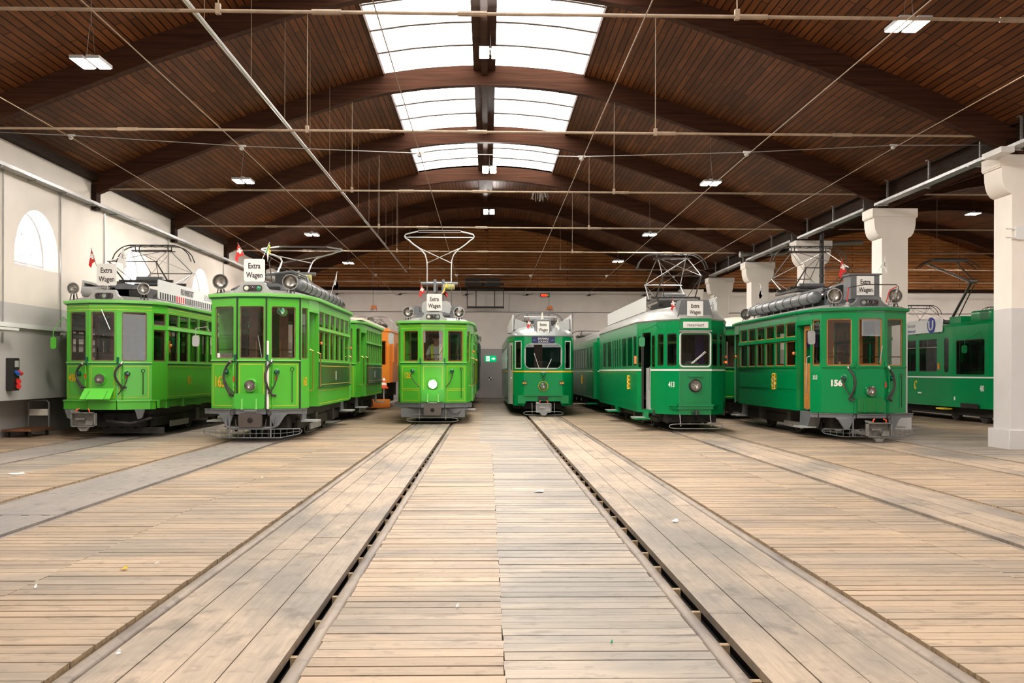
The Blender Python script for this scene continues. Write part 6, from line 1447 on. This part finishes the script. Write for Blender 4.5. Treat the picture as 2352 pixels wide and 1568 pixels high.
k = mb('steel'); k.cyl((.05, yb-1.15, 4.12), (.32, yb+.55, 4.88), .022, n=6); k.cyl((-.05, yb-1.15, 4.12), (-.75, yb+.4, 4.86), .022, n=6); k.cyl((.0, yb-1.12, 4.06), (-.7, yb+.42, 4.78), .012, n=5); k.build('upper_arm', o)
k = mb('iron')
for yy in (yb+.3, yb+.6): k.tube([V(.75*a if abs(a) < .75 else a*.8, yy, 4.95-.28*max(0, abs(a)-.6)**1.6*2.2) for a in [-1.2+2.4*j/20 for j in range(21)]], .02, 5)
k.box(-.6, .6, yb+.28, yb+.62, 4.9, 4.93); k.build('collector_head', o)
# two more trams far in the right aisle, seen mostly as roofs and pantographs
for X_, D_, lb in ((17.72, 37.5, 'green tram behind tram number 480 with diamond pantograph and lit blue-white display'), (21.5, 38.2, 'green tram deepest in the right aisle, mostly hidden by the nearest pillar')):
    T, fc = mtram('tram', lb, 'tram', X_, D_, plain_segs(9, 8, 1.52, 2.3), .45, 2.72, 'green_deep', pring(9), [(2.72, 1.0, 0), (2.85, .96, .05), (2.98, .7, .3), (3.02, .3, .6)], L=9)
    undercarriage(T, 9, .3, .5, .8, guard=False, r=.3); pantograph(T, 3.0, 3.2, 3.5, 4.15, 1.2, .5, .92, 'steel_dark')
    mb('blue_glow' if X_ < 18 else 'white').box(-.5, .5, -.06, -.02, 2.78, 3.02).build('roof_display', T)
# ---- orange works car ----
T = empty('works_car', (-4.63, 35.9, 0), 'orange works car with snow plough and folded pantograph behind a green trailer', 'works car')
z0, z1 = 1.62, 2.5
segs = [((-1.06, 6.5), (-1.06, .5), mcols([(.5, 1.6), (2.5, 3.6)], z0, z1)), ((-1.06, .5), (-.5, 0), mcols([(.12, .6)], z0, z1)), ((-.5, 0), (.5, 0), mcols([(.1, .9)], z0, z1)), ((.5, 0), (1.06, .5), mcols([(.12, .6)], z0, z1)), ((1.06, .5), (1.06, 6.5), mcols([(.12, .55), (2.6, 3.4), (4.2, 5)], z0, z1)), ((1.06, 6.5), (-1.06, 6.5), ())]
W = mb('orange')
for p, q, c in segs: panel(W, p, q, .98, 2.88, c)
W.build('body', T, smooth=False)
for p, q, c in segs:
    for h_ in c: window(T, Face(p, q), *h_[0][:4], 'orange', 'glass_dark')
G = mb('orange'); loft_roof(G, [(.5, 0), (1.06, .5), (1.06, 6.5), (-1.06, 6.5), (-1.06, .5), (-.5, 0)], [(2.86, 1.03, -.03), (2.92, 1.02, -.02), (3.0, .8, .2), (3.04, .4, .5)]); G.build('roof', T)
m = mb('orange'); m.box(1.06, 1.12, .75, 1.6, 1.0, 1.75); m.box(1.06, 1.1, 1.7, 2.3, 1.0, 2.5); m.cyl((1.12, .7, 1.0), (1.12, .7, 2.4), .02, n=6); m.build('side_cabinet', T)
undercarriage(T, 6.5, .35, .98, .8, guard=False)
m = mb('orange'); 
for k in range(6):
    a0, a1 = R(-10+18*k), R(-10+18*(k+1)); c = lambda a, x: V(x, -.35-.28*cos(a)+.28, .40-.32*sin(a)+.02*0)
    m.prism([V(.15, -.5-.15*cos(a0), .36-.28*sin(a0)), V(1.15, -.15-.15*cos(a0), .36-.28*sin(a0)), V(1.15, -.15-.15*cos(a1), .36-.28*sin(a1)), V(.15, -.5-.15*cos(a1), .36-.28*sin(a1))], [V(.15, -.48-.15*cos(a0), .36-.28*sin(a0)), V(1.15, -.13-.15*cos(a0), .36-.28*sin(a0)), V(1.15, -.13-.15*cos(a1), .36-.28*sin(a1)), V(.15, -.48-.15*cos(a1), .36-.28*sin(a1))])
m.build('snow_plough', T); mb('iron').box(.3, .5, -.4, .8, .35, .5).box(-.9, 1.0, -.1, .1, .6, .98).build('plough_arm', T)
m = MB(); c0 = V(.92, -.15, .78)
for k, mt in enumerate(('cone_orange', 'white', 'cone_orange', 'white', 'cone_orange')): m.mat(mt).lathe(c0, (0, 0, 1), [(.05+.08*k, .13-.024*k), (.05+.08*(k+1), .13-.024*(k+1))], 16, k == 0, k == 4)
m.mat('cone_orange').box(c0.x-.15, c0.x+.15, c0.y-.15, c0.y+.15, c0.z, c0.z+.05); m.mat('white').cyl((.92, -.15, .15), (.92, -.15, .78), .02, n=6); m.build('warning_cone', T)
pantograph(T, 3.6, 3.2, 3.3, 3.55, 1.2, .5, 1.0, 'galvanised', bowmat='galvanised', droop=.35); lamp(T, (.35, .6, 3.25), .15, stand=3.0); m = mb('black'); m.lathe((-.15, 1.5, 3.12), (0, 0, 1), [(0, .55), (.1, .6), (.2, .5)], 20); m.build('resistor_box', T)
# ---- driver in tram 126 ----
P_ = empty('person', (-1.40, 27.22, .65), 'tram driver in grey shirt and yellow safety vest standing at the controls inside tram 126', 'person')
J = {'pel': (0, 0, .95, .13), 'wai': (0, 0, 1.08, .12), 'che': (0, -.01, 1.28, .145), 'nek': (0, -.01, 1.45, .06), 'hd0': (0, -.035, 1.53, .075), 'hd1': (0, -.03, 1.63, .10), 'hd2': (0, -.01, 1.70, .075), 'nose': (0, -.13, 1.59, .016),
     'shl': (-.17, 0, 1.40, .06), 'shr': (.17, 0, 1.40, .06), 'ell': (-.25, -.06, 1.14, .045), 'elr': (.25, -.08, 1.15, .045), 'wrl': (-.12, -.28, 1.08, .03), 'wrr': (.12, -.27, 1.10, .03), 'pal': (-.07, -.33, 1.08, .032), 'par': (.07, -.32, 1.10, .032),
     'hil': (-.1, 0, .88, .09), 'hir': (.1, 0, .88, .09), 'knl': (-.11, -.02, .48, .06), 'knr': (.11, -.02, .48, .06), 'anl': (-.12, .02, .08, .042), 'anr': (.12, .02, .08, .042), 'tol': (-.13, -.14, .035, .035), 'tor': (.13, -.14, .035, .035), 'earl': (-.1, -.02, 1.63, .018), 'earr': (.1, -.02, 1.63, .018)}
for s_, sx in (('l', -1), ('r', 1)):
    bx, by, bz = J['pa'+s_][:3]
    for k in range(4):
        J['f%s%d' % (s_, k)] = (bx-sx*.012-sx*.012*k*0+sx*(.018-.013*k), by-.055-.006*(k in (1, 2)), bz-.008, .0095); J['g%s%d' % (s_, k)] = (bx+sx*(.016-.013*k), by-.075, bz-.04, .008)
    J['th'+s_] = (bx-sx*.04, by-.01, bz+.012, .011); J['ti'+s_] = (bx-sx*.045, by-.045, bz+.012, .009)
E_ = [('pel', 'wai'), ('wai', 'che'), ('che', 'nek'), ('nek', 'hd0'), ('hd0', 'hd1'), ('hd1', 'hd2'), ('hd0', 'nose'), ('hd1', 'earl'), ('hd1', 'earr'), ('che', 'shl'), ('che', 'shr'), ('shl', 'ell'), ('shr', 'elr'), ('ell', 'wrl'), ('elr', 'wrr'), ('wrl', 'pal'), ('wrr', 'par'), ('pel', 'hil'), ('pel', 'hir'), ('hil', 'knl'), ('hir', 'knr'), ('knl', 'anl'), ('knr', 'anr'), ('anl', 'tol'), ('anr', 'tor')]
for s_ in 'lr':
    for k in range(4): E_ += [('pa'+s_, 'f%s%d' % (s_, k)), ('f%s%d' % (s_, k), 'g%s%d' % (s_, k))]
    E_ += [('pa'+s_, 'th'+s_), ('th'+s_, 'ti'+s_)]
def skinmesh(name, keys, edges, mat, add, par, root='pel', sub=1, sc=1.0):
    me = bpy.data.meshes.new(name); ks = list(keys); me.from_pydata([J[k][:3] for k in ks], [(ks.index(a), ks.index(b)) for a, b in edges if a in ks and b in ks], []); me.update()
    me.materials.append(M[mat]); ob = bpy.data.objects.new(name, me); col.objects.link(ob); ob.parent = par
    sk = ob.modifiers.new('skin', 'SKIN'); sk.use_smooth_shade = True
    if not me.skin_vertices: me.attributes.new('s', 'FLOAT', 'POINT')
    if me.skin_vertices:
        for i, k in enumerate(ks):
            r = J[k][3]*sc+add; me.skin_vertices[0].data[i].radius = (r, r*(.78 if k in ('che', 'wai', 'pel') else 1)); me.skin_vertices[0].data[i].use_root = (k == root)
    sb = ob.modifiers.new('sub', 'SUBSURF'); sb.levels = sub; sb.render_levels = sub
    return ob
def person_part(*a, **k):
    return skinmesh(*a, **k)
# skin vertices layer exists only after the modifier is added through the data API
person_part('body', J.keys(), E_, 'skin', 0, P_)
person_part('shirt', ['pel', 'wai', 'che', 'nek', 'shl', 'shr', 'ell', 'elr'], E_, 'shirt', .018, P_)
person_part('trousers', ['pel', 'hil', 'hir', 'knl', 'knr', 'anl', 'anr'], E_, 'seat_dark', .02, P_)
m = mb('hivis')
for sx in (-1, 1): m.tube([V(sx*.09, -.13, .98), V(sx*.11, -.165, 1.2), V(sx*.12, -.12, 1.38), V(sx*.11, 0, 1.47), V(sx*.12, .12, 1.36), V(sx*.11, .15, 1.0)], .04, 8)
m.build('safety_vest', P_)
m = mb('hair'); m.lathe((0, -.0, 1.625), (0, .25, 1), [(0, .108), (.05, .112), (.09, .095), (.125, .06), (.14, .01)], 16); m.build('hair', P_)
m = mb('black')
for sx in (-1, 1): m.lathe((sx*.035, -.122, 1.625), (0, -1, 0), [(0, .012), (.006, .003)], 8)
m.box(-.025, .025, -.118, -.108, 1.535, 1.545); m.build('face_features', P_)
